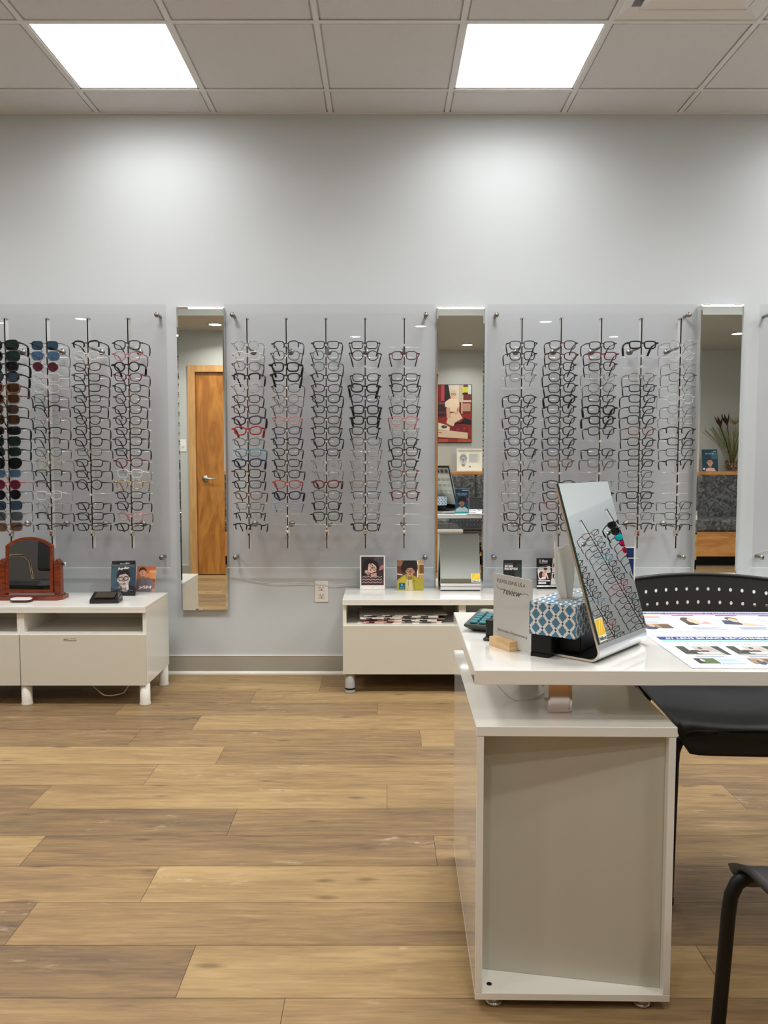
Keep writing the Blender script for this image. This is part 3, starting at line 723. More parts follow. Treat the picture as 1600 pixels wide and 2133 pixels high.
# ================================================================ CARDS AND SMALL THINGS ON THE CABINETS
SK = (206,170,150); HR = (38,30,30)
def face(cx, cy_, r, skin, hair, rot=0, glass=(24,22,24), asp=1.0, hairtop=True, lips=(150,70,70)):
    """a small front-on portrait head in artwork space"""
    f = lambda x, y: (cx + (x*math.cos(rot)-y*math.sin(rot))*r, cy_ + (x*math.sin(rot)+y*math.cos(rot))*r*asp)
    T_ = lambda poly: [f(x, y) for x, y in poly]
    dk = tuple(int(c*.72) for c in skin); s = []
    if hairtop: s.append((hair, T_(ell(0, .35, .98, .98))))
    s += [(dk, T_([(-.34,-.6), (.34,-.6), (.42,-1.6), (-.42,-1.6)])), (skin, T_(ell(-.80, -.02, .13, .24))), (skin, T_(ell(.80, -.02, .13, .24))), (skin, T_(ell(0, -.05, .76, .98))),
          (hair, T_([(-.80,.12), (-.84,.6), (-.5,1.05), (0,1.2), (.5,1.05), (.84,.6), (.80,.12), (.66,.42), (.3,.66), (-.1,.6), (-.5,.58), (-.66,.36)])),
          (dk, T_([(-.05,.08), (.09,.08), (.16,-.32), (-.12,-.32)])), (lips, T_(ell(0, -.55, .26, .085))), (tuple(int(c*.6) for c in lips), T_(ell(0, -.55, .22, .02))),
          (hair, T_(rect(-.56, -.16, .28, .35))), (hair, T_(rect(.16, .56, .28, .35)))]
    for sx in (-1, 1):
        s.append(((235,230,225), T_(ell(sx*.34, .10, .14, .07)))); s.append(((30,26,26), T_(ell(sx*.34, .10, .065, .07))))
        if glass: s.append((glass, [T_(q) for q in ring(sx*.37, .08, .29, .21, .075, 0, 3)]))
    if glass: s.append((glass, T_(rect(-.10, .10, .10, .16))))
    return s
# young man counter card, dark blue
man = [((38,62,78), rect(0,1,0,1)), ((60,84,98), ell(.2,.55,.3,.35)), ((66,72,76), rect(0,1,.9,1)), ((120,126,128), rect(.05,.95,.945,.96)), ((18,22,28), [(0,0),(1,0),(1,.30),(.75,.34),(.3,.2),(0,.12)])]
man += face(.52, .52, .29, (186,170,164), (26,22,22), .10, asp=.92) + [((196,196,200), [(.62,.34),(.72,.36),(.74,.2),(.66,.16)]), ((20,22,28), rect(0,1,0,.12))]
man += [('text', 'Ray-Ban', .52, .865, .46, .10, (244,244,244), .25, .02, .14), ('text', 'RB 7021', .5, .17, .2, .025, (180,180,180)), ('text', 'RX FRAMES', .82, .17, .16, .03, (120,124,128))]
b = G(256, 1241, .48); s_ = 1650/b.y
card('counter_card', 'dark blue counter card of a young man in black glasses on left cabinet', 'display card', (b.x, b.y, .481), .128, .160, man, R(-4), 6, BLKPL)
b2 = G(248, 1235, .48)
card('counter_card', 'dark folded counter card tucked behind the dark blue one', 'display card', (b.x-.010, b.y+.045, .481), .118, .172, [((24,30,38), rect(0,1,0,1)), ('text', 'Ray-Ban', .55, .91, .4, .07, (230,230,230), .2, .01, .1)], R(8), 6, BLKPL)
lady = [((190,104,62), rect(0,1,0,1)), ((214,140,90), ell(.75,.62,.5,.12)), ((150,74,44), ell(.7,.45,.5,.07)), ((226,160,110), ell(.9,.8,.3,.06)), ((120,108,116), [(.05,0),(0,.45),(.25,.56),(.7,.55),(.95,.35),(1,0)]), ((96,84,92), line([(.5,.5),(.45,.1)],.03)), ((200,150,120), [(.78,0),(.9,.16),(1,.1),(1,0)])]
lady += face(.30, .76, .20, (214,160,128), (60,34,28), .1, None, asp=.75, lips=(170,60,50)) + [('text', 'ySH', .48, .17, .66, .15, (240,236,232), .1, .03)]
b = G(301, 1234, .48)
card('counter_card', 'orange toned card of a woman in a grey blouse, beside the dark blue cards', 'display card', (b.x, b.y+.01, .481), .105, .135, lady, R(-6), 14)
# woman in a zigzag top
wom = [((238,236,230), rect(0,1,0,1)), ((46,40,46), rect(.05,.95,.12,.96)), ((70,64,72), rect(.55,.95,.66,.96)), ((20,17,20), ell(.36,.58,.28,.32)), ((20,17,20), ell(.45,.42,.26,.22)), ((196,150,136), [(.42,.45),(.66,.5),(.68,.3),(.45,.3)]), ((88,60,68), [(.06,.13),(.08,.3),(.2,.42),(.45,.38),(.7,.38),(.9,.3),(.94,.13)])]
for k in range(6): wom.append((((222,196,190) if k % 2 else (40,32,38)), clip01([p for p in line([(.07+.09*i, .15+.04*k+(.035 if i % 2 else 0)) for i in range(10)], .014 if k % 2 else .02)], .94)))
wom += face(.50, .64, .21, (222,184,170), (22,18,20), -.75, (40,22,26), asp=.80, lips=(130,34,40)) + [((200,160,146), ell(.25,.52,.06,.05)), ((190,120,116), ell(.88,.66,.10,.05,.5)), ((190,120,116), ell(.84,.60,.09,.03,.3)), ((150,146,150), line([(.62,.93),(.9,.92)], .008)), ((238,236,230), rect(.95,1,0,1)), ((238,236,230), rect(0,1,.0,.12)), ((150,150,148), rect(.3,.7,.075,.08)), ((150,150,148), rect(.44,.56,.045,.052))]
b = G(776, 1228, .48)
card('counter_card', 'white bordered card of a long haired woman in a zigzag top', 'display card', (b.x, b.y, .481), .134, .182, wom, R(1), 4)
# man in a yellow jacket
yel = [((86,56,40), rect(0,1,0,1)), ((150,100,60), ell(.1,.9,.12,.10)), ((208,200,190), line([(0,.55),(.2,.52)], .04)), ((120,44,36), rect(0,.18,.6,.68)), ((188,150,104), rect(.78,1,.3,1)), ((120,80,44), rect(.84,1,.55,.86)), ((226,206,160), rect(.78,1,.86,.89)), ((226,206,160), rect(.78,1,.53,.56)), ((236,226,200), rect(.75,.79,.45,1)),
       ((28,22,22), ell(.48,.82,.30,.22)), ((28,22,22), ell(.26,.75,.12,.16)), ((28,22,22), ell(.68,.76,.10,.16)), ((170,156,50), [(0,0),(0,.34),(.22,.5),(.34,.54),(.6,.5),(.86,.42),(1,.34),(1,0)]), ((186,172,60), [(.05,0),(.06,.3),(.3,.48),(.42,.0)]), ((205,190,150), [(.36,.38),(.56,.36),(.60,0),(.34,0)]), ((120,108,30), line([(.34,.5),(.44,.3),(.40,0)], .015)), ((120,108,30), line([(.6,.48),(.62,.3),(.68,0)], .015)), ((70,60,40), ell(.42,.22,.015,.013)), ((70,60,40), ell(.66,.32,.02,.017))]
yel += face(.49, .64, .185, (190,140,112), (28,22,22), 0, (54,26,22), asp=.95, hairtop=False, lips=(150,84,74)) + [((20,92,112), rect(.07,.30,.04,.25)), ((120,180,190), rect(.16,.21,.15,.22)), ('text', 'lafont', .185, .09, .17, .03, (190,215,220))]
b = G(855, 1231, .48)
card('counter_card', 'card of a curly haired man in a yellow jacket', 'display card', (b.x, b.y+.01, .481), .141, .160, yel, R(-1), 3)
# prescription card (black) and flex card
rx = [((20,24,26), rect(0,1,0,1)), ((44,56,56), ell(.85,.5,.3,.4)), ((20,24,26), rect(.0,.62,0,1)), ('text', 'RAY-BAN', .30, .83, .44, .07, (228,228,228), 0, .04), ('text', 'PRESCRIPTION', .42, .75, .70, .07, (228,228,228), 0, .04), ((130,130,130), rect(.08,.5,.895,.905))]
rx += [((128,124,112), ring(.38, .36, .17, .10, .022, .25, 2.8)), ((128,124,112), ring(.74, .42, .16, .10, .022, .1, 2.8)), ((128,124,112), line([(.53,.40),(.60,.42)], .02)), ((128,124,112), line([(.9,.47),(1,.40)], .018)), ((128,124,112), line([(.22,.36),(.12,.30)], .018))]
b = G(1068, 1240, .48)
card('counter_card', 'black card showing dark glasses, partly behind the frosted review sign', 'display card', (P(1068, 1200, b.y).x, b.y, .481), .094, .180, rx, R(-3), 4, BLKPL)
DKJ = (54,26,28)
flex = [((16,18,26), rect(0,1,0,1)), ((236,234,234), [(.02,.66),(.53,.75),(.58,.33),(.08,.30)]), ((236,234,234), [(.64,1),(1,1),(1,.56),(.60,.54)]), ((232,230,230), [(.60,.53),(.99,.50),(.96,.13),(.54,.13)]),
        ('text', 'flex', .33, .91, .24, .085, (240,240,240), .1, .03), ('text', 'eyewear', .28, .835, .32, .045, (200,200,200), 0, .01), ((160,160,160), rect(.10,.17,.86,.96)), ((150,150,150), line([(.08,.705),(.46,.765)], .016)),
        ((66,34,30), ell(.19,.45,.11,.12)), ((222,168,150), ell(.27,.46,.06,.09)), ((240,236,232), [(.12,.31),(.2,.38),(.34,.38),(.38,.31)]), (DKJ, [(.34,.31),(.4,.52),(.55,.54),(.585,.33)]), ((216,164,146), ell(.345,.60,.055,.08)), ((40,22,22), ell(.345,.67,.075,.05)), ((240,236,232), [(.36,.5),(.40,.5),(.46,.33),(.41,.33)]),
        ((66,34,30), ell(.74,.76,.09,.10)), ((222,168,150), ell(.75,.72,.055,.07)), (DKJ, [(.82,.55),(.84,.78),(.9,.84),(.98,.8),(.98,.56)]), ((240,236,232), [(.66,.55),(.7,.66),(.8,.66),(.8,.55)]), ((216,164,146), ell(.95,.88,.06,.08)),
        ((66,34,30), ell(.70,.42,.08,.09)), ((222,168,150), ell(.72,.40,.05,.06)), ((216,164,146), ell(.89,.42,.05,.075)), ((40,22,22), ell(.89,.48,.06,.045)), (DKJ, [(.78,.13),(.80,.32),(.86,.35),(.88,.13)]), ((240,236,232), [(.86,.35),(.92,.35),(.94,.13),(.88,.13)]), ((222,168,150), [(.76,.34),(.86,.42),(.86,.36),(.78,.28)]),
        ((240,240,240), rect(.06,.52,.245,.29)), ((240,240,240), rect(.06,.36,.165,.225)), ((30,30,34), rect(.09,.46,.262,.272)), ((30,30,34), rect(.09,.32,.19,.20)), ((240,240,240), rect(0,1,.065,.115)), ((60,60,60), rect(.25,.35,.085,.095)), ((60,60,60), rect(.45,.6,.085,.095)), ((60,60,60), rect(.68,.8,.085,.095))]
b = G(1145, 1227, .48)
card('counter_card', 'black and white card with couples in dark jackets, behind the white tissue', 'display card', (b.x, b.y, .481), .138, .165, flex, R(2), 6, BLKPL)

# ---- wooden swivel vanity mirror on the left cabinet
MAH = wood('mahogany', srgb(128, 58, 30), srgb(92, 36, 18), (4, 4, 22), .28, 2.2, .4)
vb = G(61, 1249, .48); vy = vb.y; sc_px = vy/1650
t = thing('vanity_mirror', 'mahogany swivel mirror with arched frame standing on the left cabinet', 'mirror', (P(61, 1200, vy).x, vy, .48))
m = MB(); m.prism([(-.165,-.0),(-.145,-.03),(.145,-.03),(.165,0),(.165,.07),(-.165,.07)], .020, MAH); m.prism([(-.155,.002),(-.14,-.022),(.14,-.022),(.155,.002),(.155,.064),(-.155,.064)], .026, MAH); m.build('base', t)
for s in (-1, 1):
    m = MB(); a, b_ = (.121, .154) if s > 0 else (-.154, -.121)
    m.box(a, b_, .002, .040, .026, .185, MAH, bev=.002)
    m.add([(a,.002,.185),(b_,.002,.185),(b_,.040,.185),(a,.040,.185),((a+b_)/2,.002,.203),((a+b_)/2,.040,.203)], [(0,1,4),(1,2,5,4),(2,3,5),(3,0,4,5)], MAH)
    m.build('post', t)
    m = MB(); m.lathe([(.0001,.0),(.006,.0),(.006,.014),(.010,.017),(.010,.024),(.0001,.026)], STEEL, M=Matrix.Translation((s*.154, .02, .176)) @ Matrix.Rotation(s*math.pi/2, 4, 'Y'), n=16); m.build('knob', t)
def arch(hw, z0, z1, z2, n=14):
    pts = [(-hw, z0), (hw, z0), (hw, z1)]; rad = ((z2-z1)**2+hw*hw)/(2*(z2-z1)); a0 = math.asin(min(1, hw/rad))
    return pts+[(rad*math.sin(a0-2*a0*k/n), z2-rad+rad*math.cos(a0-2*a0*k/n)) for k in range(1, n)]+[(-hw, z1)]
tiltM = Matrix.Translation((0, .012, .176)) @ Matrix.Rotation(R(-3.5), 4, 'X') @ Matrix.Translation((0, 0, -.176))
o_ = arch(.117, .034, .268, .312); i_ = arch(.104, .049, .262, .298)
m = MB(); n = len(o_)
vs = [(x, -.011, z) for x, z in o_]+[(x, -.011, z) for x, z in i_]+[(x, .011, z) for x, z in o_]+[(x, -.003, z) for x, z in i_]
fs = []
for k in range(n):
    j = (k+1) % n; fs += [(k, j, n+j, n+k), (2*n+k, 2*n+j, j, k)[::-1], (n+k, n+j, 3*n+j, 3*n+k)]
fs.append(tuple(2*n+k for k in range(n))[::-1])
m.add([tiltM @ Vector(v) for v in vs], fs, MAH); m.build('arched_frame', t)
m = MB(); m.add([tiltM @ Vector((x, -.0045, z)) for x, z in i_], [tuple(range(n))], MIRROR); m.build('glass', t)
ov = G(54, 1250, .48)
t = thing('trinket_tray', 'small white octagonal tray on a dark wooden block before the wooden mirror', 'tray', (ov.x, vy-.062, .48))
oc_ = [(-.050,-.012),(-.034,-.026),(.034,-.026),(.050,-.012),(.050,.012),(.034,.026),(-.034,.026),(-.050,.012)]
m = MB(); m.prism(oc_, .012, mat('dark_walnut', srgb(60,28,22), .3)); m.build('block', t)
m = MB(); m.prism([(x*.97, y*.96) for x, y in oc_], .006, mat('white_gloss', srgb(244,246,248), .08, coat=.6), Matrix.Translation((0,0,.012)) @ Matrix.Rotation(R(4), 4, 'X')); m.build('white_insert', t)
bb = G(214, 1258, .48)
t = thing('display_case', 'small black display box with a clear cover on the left cabinet', 'display case', (bb.x, bb.y+.05, .48), R(5))
m = MB(); m.box(-.068, .068, -.045, .045, 0, .018, BLKPL, bev=.002)
m.add([(-.068,-.045,.018),(.068,-.045,.018),(.068,.045,.045),(-.068,.045,.045),(.068,.045,.018),(-.068,.045,.018)], [(0,1,2,3),(1,4,2),(4,5,3,2),(5,0,3)], BLKGL); m.build('base', t)
m = MB(); m.add([(-.05,-.03,.0275),(.045,-.03,.0275),(.045,.03,.0455),(-.05,.03,.0455)], [(0,1,2,3)], flat(52,44,36)); m.build('inlay', t)
m = MB(); m.box(-.066, .066, -.043, .043, .020, .085, ACRYL); m.build('clear_cover', t)

# ================================================================ STAND MIRRORS
def stand_mirror(label, A, dirx, width, height, lean_, basel, logo, back_card=False):
    """A = bottom front left corner, dirx = unit vector along the bottom edge"""
    yaw = math.atan2(dirx[1], dirx[0])
    t = thing('tabletop_mirror', label, 'mirror', A, yaw)
    th = math.atan2(lean_, height); r = .022
    # side profile in (u back, z)
    prof = [(basel, .0), (r, .0)]
    for k in range(1, 9):
        a = -math.pi/2 - (math.pi/2+ (math.pi/2-0) - (math.pi/2-0))*0
    full = math.pi-(math.pi/2-th)            # turning angle from backwards to up-and-back
    c = (r*1.15, r)
    for k in range(1, 11):
        a = -math.pi/2 - full*k/10
        prof.append((c[0]+r*math.cos(a), c[1]+r*math.sin(a)))
    e = prof[-1]; d = (math.sin(th), math.cos(th)); L_ = (height-e[1])/d[1]
    prof.append((e[0]+d[0]*L_, e[1]+d[1]*L_))
    m = MB(); tk = .005; vs = []; N = len(prof)
    for i, p in enumerate(prof):
        a = prof[max(i-1, 0)]; b = prof[min(i+1, N-1)]; tx, tz = b[0]-a[0], b[1]-a[1]; l = math.hypot(tx, tz); nx, nz = tz/l, -tx/l
        for X_ in (0, width):
            vs.append((X_, p[0], p[1])); vs.append((X_, p[0]+nx*tk, p[1]-(-nz*tk) if False else p[1]+nz*tk))
    fs = []
    for i in range(N-1):
        o, q = i*4, (i+1)*4
        fs += [(o, o+2, q+2, q), (o+1, q+1, q+3, o+3), (o, q, q+1, o+1), (o+2, o+3, q+3, q+2)]
    fs += [(0,1,3,2), ((N-1)*4, (N-1)*4+2, (N-1)*4+3, (N-1)*4+1)]
    m.add(vs, fs, ALU); fr = m.build('bent_metal_stand', t)
    F = Matrix.Translation((0, e[0], e[1])) @ Matrix.Rotation(-th, 4, 'X')
    m = MB(); lo = .012
    m.box(.001, width-.001, -.004, -.0003, lo, L_-.001, MIREDGE, F); m.add([F @ Vector(v) for v in ((.002,-.0042,lo+.001),(width-.002,-.0042,lo+.001),(width-.002,-.0042,L_-.002),(.002,-.0042,L_-.002))], [(0,1,2,3)], MIRROR); m.build('mirror_glass', t)
    lx, lz, lw, lh = logo
    m = MB(); LM = F @ Matrix.Translation((lx+lw/2, -.0044, lo+lz))
    art = [((240,238,228), rect(0,1,0,1)), ((238,196,20), rect(.06,.97,.27,.97)), ((250,224,110), [(.12,.30),(.2,.30),(.75,.95),(.6,.95)]), ((250,224,110), [(.35,.30),(.42,.30),(.95,.85),(.95,.95),(.86,.95)]), ('text', 'Nikon', .5, .14, .88, .17, (20,20,20), .1, .03)]
    artwork(m, lw, lh, art, LM, 0, .0001); m.build('logo_sticker', t)
    m = MB(); m.box(.004, width-.004, tk*1.0+.0006, tk+.0016, .0, L_-.004, BLKPL, F); m.build('black_backing', t)
    m = MB(); m.box(.003, width-.003, .03, basel-.003, .0062, .0072, BLKDK); m.build('felt_liner', t)
    if back_card:
        cm = F @ Matrix.Translation((width/2, tk+.0022, .03)) @ Matrix.Rotation(math.pi, 4, 'Z')
        cw, chh = width-.03, L_-.05
        art = [((176,176,170), rect(0,1,0,1)), ((150,150,145), rect(.02,.98,.84,.98)), ((205,205,198), rect(.03,.97,.30,.82))]
        for r_ in range(3):
            for q in range(4):
                x = .12+.25*q-.02; z = .36+.16*r_; art += [((120,122,120), ring(x-.045+.03, z, .035, .025, .012)), ((120,122,120), ring(x+.045+.03, z, .035, .025, .012))]
        for q in range(4): art.append(((70,72,72), rect(.06+.23*q, .20+.23*q, .87, .95)))
        art.append(('text', 'LENS COATINGS', .62, .2, .5, .04, (110,112,112)))
        m = MB(); artwork(m, cw, chh, art, cm, 0, .00008); m.build('printed_back_card', t)
    return t
A = G(1252, 1384, .74); Bc = G(1350, 1342, .74)
e_ = (Bc-A).normalized()
stand_mirror('large slanted tabletop mirror on the white desk beside the tissue box', (A.x, A.y, .741), e_, (Bc-A).length, .385, .118, .19, (.003, .004, .036, .05), True)
b = G(918, 1232, .48)
stand_mirror('slanted tabletop mirror on the middle cabinet in front of the tall mirror', (P(918, 1200, b.y).x, b.y, .481), Vector((1, .0, 0)), .212, .372, .146, .13, (.163, .004, .046, .048))

# ================================================================ DESK
dk = thing('desk', 'white desk with a raised top on a box pedestal, right foreground', 'desk', (.189, 1.628, 0), R(-1.0))
m = MB(); m.box(0, 1.65, 0, .625, .708, .740, LACQ, bev=.0018); m.build('desk_top', dk)
ped = MB()
ped.box(.004, .424, -.003, .66, .599, .621, LACQ, bev=.0015)
ped.box(.006, .021, -.002, .655, .037, .5985, LACQ, bev=.001)
ped.box(.407, .422, -.002, .655, .037, .5985, LACQ, bev=.001)
ped.box(.006, .422, -.002, .655, .021, .0368, LACQ, bev=.001)
ped.box(.021, .407, .640, .652, .037, .5985, LACQ)
po = ped.build('pedestal', dk)
m = MB(); m.add([(.0215, .080, .0375), (.4065, .020, .0375), (.4065, .020, .5975), (.0215, .080, .5975), (.0215, .092, .0375), (.4065, .032, .0375), (.4065, .032, .5975), (.0215, .092, .5975)], [(0,1,2,3), (7,6,5,4), (0,4,5,1), (1,5,6,2), (2,6,7,3), (3,7,4,0)], LACQD); m.build('end_panel', dk)
m = MB(); m.cyl((.040, .028, .0366), (.040, .028, .0372), .006, BLKDK, n=14); m.build('screw_hole', dk)
for lx in (.05, .37):
    for ly in (.024, .60):
        m = MB(); m.lathe([(.0001, 0), (.018, 0), (.019, .004), (.015, .007), (.011, .009), (.011, .021)], STEEL, (lx, ly, 0), 18); m.build('foot', dk)
def post(x, y):
    m = MB(); w_ = .026
    m.box(x-w_, x+w_, y, y+.05, .621, .628, CHROME, bev=.001); m.box(x-w_, x+w_, y, y+.05, .700, .7078, CHROME, bev=.001)
    m.box(x-w_, x-w_+.004, y, y+.05, .628, .700, CHROME); m.box(x+w_-.004, x+w_, y, y+.05, .628, .700, CHROME); m.box(x-w_+.004, x+w_-.004, y+.008, y+.042, .628, .700, CHROME)
    m.build('chrome_riser', dk)
post(.198, .09); post(.198, .50)
m = MB(); m.box(1.55, 1.59, .04, .58, .03, .7075, LACQ, bev=.002); m.box(1.53, 1.61, .02, .60, 0, .03, LACQ, bev=.002); m.build('end_leg', dk)
bp = P(1429, 1428, 1.66); m = MB(); m.lathe([(.0001,0),(.012,0),(.013,.004),(.006,.008),(.0001,.010)], STEEL, M=Matrix.Translation((bp.x-.189+.01, .035, .708)) @ Matrix.Rotation(math.pi, 4, 'X'), n=16); m.build('cable_hook', dk)
cord('cable', 'thin clear cable looped on the pedestal under the desk top', [(.25, 1.85, .709), (.26, 1.83, .66), (.30, 1.80, .6235), (.36, 1.82, .6235), (.40, 1.9, .6235), (.36, 1.96, .6235), (.30, 1.90, .66), (.27, 1.88, .709)], .0011)
# lens brand mats
FLATM = Matrix.Rotation(-math.pi/2, 4, 'X')
def photo_tile(x, z, w_, h_, kind):
    s = []
    if kind == 0: s = [((214,212,214), rect(x,x+w_,z,z+h_)), ((72,66,62), ell(x+w_*.40,z+h_*.5,w_*.20,h_*.48)), ((222,178,158), ell(x+w_*.50,z+h_*.48,w_*.14,h_*.36)), ((206,150,140), [(x+w_*.55,z+h_*.15),(x+w_*.8,z+h_*.5),(x+w_*.84,z+h_*.1)]), ((50,44,44), rect(x+w_*.2,x+w_*.42,z,z+h_*.3))]
    if kind == 1: s = [((206,212,216), rect(x,x+w_,z,z+h_)), ((40,56,86), [(x,z+h_*.1),(x+.1*w_,z+h_*.6),(x+w_*.4,z+h_*.6),(x+w_*.5,z)]), ((60,42,36), ell(x+w_*.42,z+h_*.78,w_*.15,h_*.22)), ((214,170,144), ell(x+w_*.42,z+h_*.6,w_*.11,h_*.26)), ((222,180,156), [(x+w_*.4,z),(x+w_*.55,z+h_*.4),(x+w_*.7,z+h_*.2),(x+w_*.8,z)])]
    if kind == 2:
        s = [((176,180,176), rect(x,x+w_,z,z+h_)), ((60,62,58), rect(x,x+w_*.2,z+h_*.1,z+h_)), ((230,232,230), rect(x+w_*.2,x+w_*.35,z+h_*.5,z+h_)), ((48,46,44), ell(x+w_*.3,z+h_*.3,w_*.14,h_*.26)), ((200,160,140), ell(x+w_*.52,z+h_*.62,w_*.05,h_*.16)), ((70,50,48), ell(x+w_*.52,z+h_*.76,w_*.05,h_*.1)), ((90,66,80), rect(x+w_*.44,x+w_*.62,z+h_*.3,z+h_*.5)), ((200,160,140), ell(x+w_*.7,z+h_*.64,w_*.045,h_*.15)), ((236,236,236), rect(x+w_*.3,x+w_*.8,z+h_*.14,z+h_*.3)), ((56,60,60), [(x+w_*.82,z+h_),(x+w_,z+h_),(x+w_,z),(x+w_*.9,z)])]
    if kind == 3: s = [((82,104,60), rect(x,x+w_,z,z+h_)), ((40,42,38), rect(x,x+w_*.3,z,z+h_)), ((210,200,190), ell(x+w_*.33,z+h_*.6,w_*.10,h_*.25))]
    if kind == 4: s = [((150,130,96), rect(x,x+w_,z,z+h_)), ((60,70,100), ell(x+w_*.4,z+h_*.2,w_*.2,h_*.4)), ((206,166,140), ell(x+w_*.5,z+h_*.6,w_*.08,h_*.3)), ((96,74,56), rect(x+w_*.7,x+w_,z,z+h_*.8))]
    return s
def txtbars(x, z, w_, n, h_=.012, col=(176,184,204)): return [(col, rect(x, x+w_*(1-.2*(k % 2)), z-k*h_*2, z-k*h_*2+h_)) for k in range(n)]
BG = (226,230,244)
near = [((236,238,246), rect(0,1,0,1)), (BG, rect(.04,.98,.06,.97)), ((44,56,128), rect(.03,.99,.84,.955)), ((110,190,176), rect(.03,.99,.775,.83)),
        ('text', '#1 LENS BRAND RECOMMENDED BY EYECARE PROFESSIONALS*', .52, .90, .92, .062, (240,242,250), .15, .015)]
for k in range(5):
    x = .05+.195*k
    near += [('text', 'crizal  sapphire', x+.085, .70, .10, .035, (60,64,72), .2)] + photo_tile(x, .36, .165, .27, 2) + txtbars(x+.02, .32, .13, 2) + photo_tile(x, .115, .075, .14, (3, 4)[k % 2]) + [((190,216,232), rect(x+.08, x+.165, .115, .25))] + txtbars(x+.085, .22, .07, 3)
near += [('text', 'VARILUX  CRIZAL  EYEZEN  TRANSITIONS  XPERIO  ESSILOR EXPERTS', .5, .055, .8, .028, (110,126,180))]
far = [((236,238,246), rect(0,1,0,1)), (BG, rect(.02,.98,.04,.97)), ((50,60,140), rect(.0,.995,.885,.97)), ('text', '#1 LENS BRAND RECOMMENDED BY EYECARE PROFESSIONALS*', .40, .928, .70, .04, (190,198,236), .15), ('text', 'essilor', .9, .928, .1, .05, (236,238,250)),
       ((200,70,110), rect(.20,.99,.84,.868)), ((232,222,160), rect(0,.19,.80,.868)), ((226,150,150), rect(.02,.18,.70,.79)), ((176,206,226), rect(.04,.18,.60,.69))]
far += photo_tile(.0, .26, .165, .2, 4) + txtbars(.05, .52, .09, 1, .02, (80,84,100))
for k in range(4):
    x = .215+.20*k; far += photo_tile(x, .40, .175, .34, k % 2) + txtbars(x+.03, .30, .14, 3, .018) + txtbars(x+.03, .80, .1, 1, .018, (70,72,84))
far += txtbars(.02, .14, .9, 2, .012)
def desk_mat(label, x0, y0, wd, dp, art):
    t = thing('counter_mat', label, 'desk mat', (x0+wd/2, y0, .7402), R(-1.0))
    m = MB(); m.box(-wd/2, wd/2, 0, dp, .0, .0018, mat('mat_vinyl', srgb(232,234,242), .25, coat=.3), bev=.0006); m.build('mat_sheet', t)
    m = MB(); artwork(m, wd, dp, art, FLATM, -.0019, .00003); m.build('print', t)
g1 = G(1440, 1393, .742)
desk_mat('printed lens brand mat with green stripe, nearest the desk edge', .647, 1.632, .60, .306, near)
desk_mat('printed lens brand mat with pink stripe, farther back on the desk', .652, 1.941, .60, .302, far)

# ---- calculator
cp_ = G(1003, 1306, .74)
t = thing('calculator', 'dark green-grey desk calculator with teal keys behind the review sign', 'calculator', (.295, 2.04, .740), R(-22))
m = MB()
vs = [(-.05,-.055,.0),(.05,-.055,.0),(.05,.07,.0),(-.05,.07,.0),(-.068,-.075,.014),(.068,-.075,.014),(.068,.085,.026),(-.068,.085,.026),(-.068,-.075,.019),(.068,-.075,.019),(.068,.085,.031),(-.068,.085,.031)]
m.add(vs, [(3,2,1,0),(0,1,5,4),(1,2,6,5),(2,3,7,6),(3,0,4,7),(4,5,9,8),(5,6,10,9),(6,7,11,10),(7,4,8,11),(8,9,10,11)], mat('calc_body', srgb(58,68,66), .4)); m.build('body', t)
KM = Matrix.Translation((0, -.075, .019)) @ Matrix.Rotation(math.atan2(.012, .16), 4, 'X')
m = MB(); m.box(-.058, .058, .125, .152, .0002, .003, mat('lcd', srgb(150,160,140), .2), KM, ); m.build('display', t)
for r_ in range(5):
    for q in range(5):
        m = MB(); c = srgb(44,120,130) if (q < 4 and r_ < 4) else srgb(110,120,118)
        m.box(-.056+.023*q, -.038+.023*q, .010+.0225*r_, .026+.0225*r_, .0002, .0055, mat('key_teal' if (q < 4 and r_ < 4) else 'key_grey', c, .4), KM, bev=.0015); m.build('key', t)
# ---- review sign
s0 = Vector((.330, 1.748, 0)); s1 = Vector((.262, 1.868, 0)); sd = (s0-s1).normalized(); yaw = math.atan2(sd.y, sd.x); wS = (s0-s1).length
t = thing('review_sign', 'frosted acrylic sign in a pale wood block, asking customers for a review', 'sign', (s1.x, s1.y, .740), yaw)
FROST = mat('frosted_acrylic', srgb(196,197,194), .35); FROST.node_tree.nodes['Principled BSDF'].inputs['Alpha'].default_value = .8
m = MB(); m.box(0, wS, -.0015, .0015, .004, .170, FROST); m.build('acrylic_sheet', t)
F = Matrix.Translation((wS/2, -.0016, .004))
art = [('text', 'PLEASE LEAVE US A', .47, .905, .74, .05, (44,44,46)), ('text', 'review', .5, .775, .46, .095, (24,24,26), .35), ('text', 'Elmvale Optometry', .52, .20, .78, .05, (40,40,42))]
for fl_p in ([(.08,.84),(.13,.80),(.2,.785),(.30,.80)], [(.70,.77),(.80,.79),(.88,.80),(.93,.78)]):
    m2 = MB(); artwork(m2, wS, .166, [((24,24,26), line(fl_p, .007))], F, 0); m2.build('flourish', t)
m = MB(); artwork(m, wS, .166, art, F, 0); m.build('lettering', t)
m = MB(); m.box(.012, .088, -.022, -.0018, 0, .022, wood('pale_pine', srgb(214,184,140), srgb(196,160,114), (3,3,30), .5, 1.4, 0)); m.box(.012, .088, .0018, .016, 0, .022, _m['pale_pine']); m.box(.012, .088, -.0018, .0018, 0, .0038, _m['pale_pine']); m.build('wood_block', t)
bq = G(1033, 1346, .74)
t = thing('card_holder', 'small black card holder half hidden behind the frosted review sign', 'card holder', (.278, 1.90, .740), R(-30))
m = MB(); m.box(-.03, .05, -.01, .01, 0, .05, BLKPL, bev=.002); m.box(-.03, .05, -.025, .0, 0, .008, BLKPL, bev=.002); m.build('body', t)
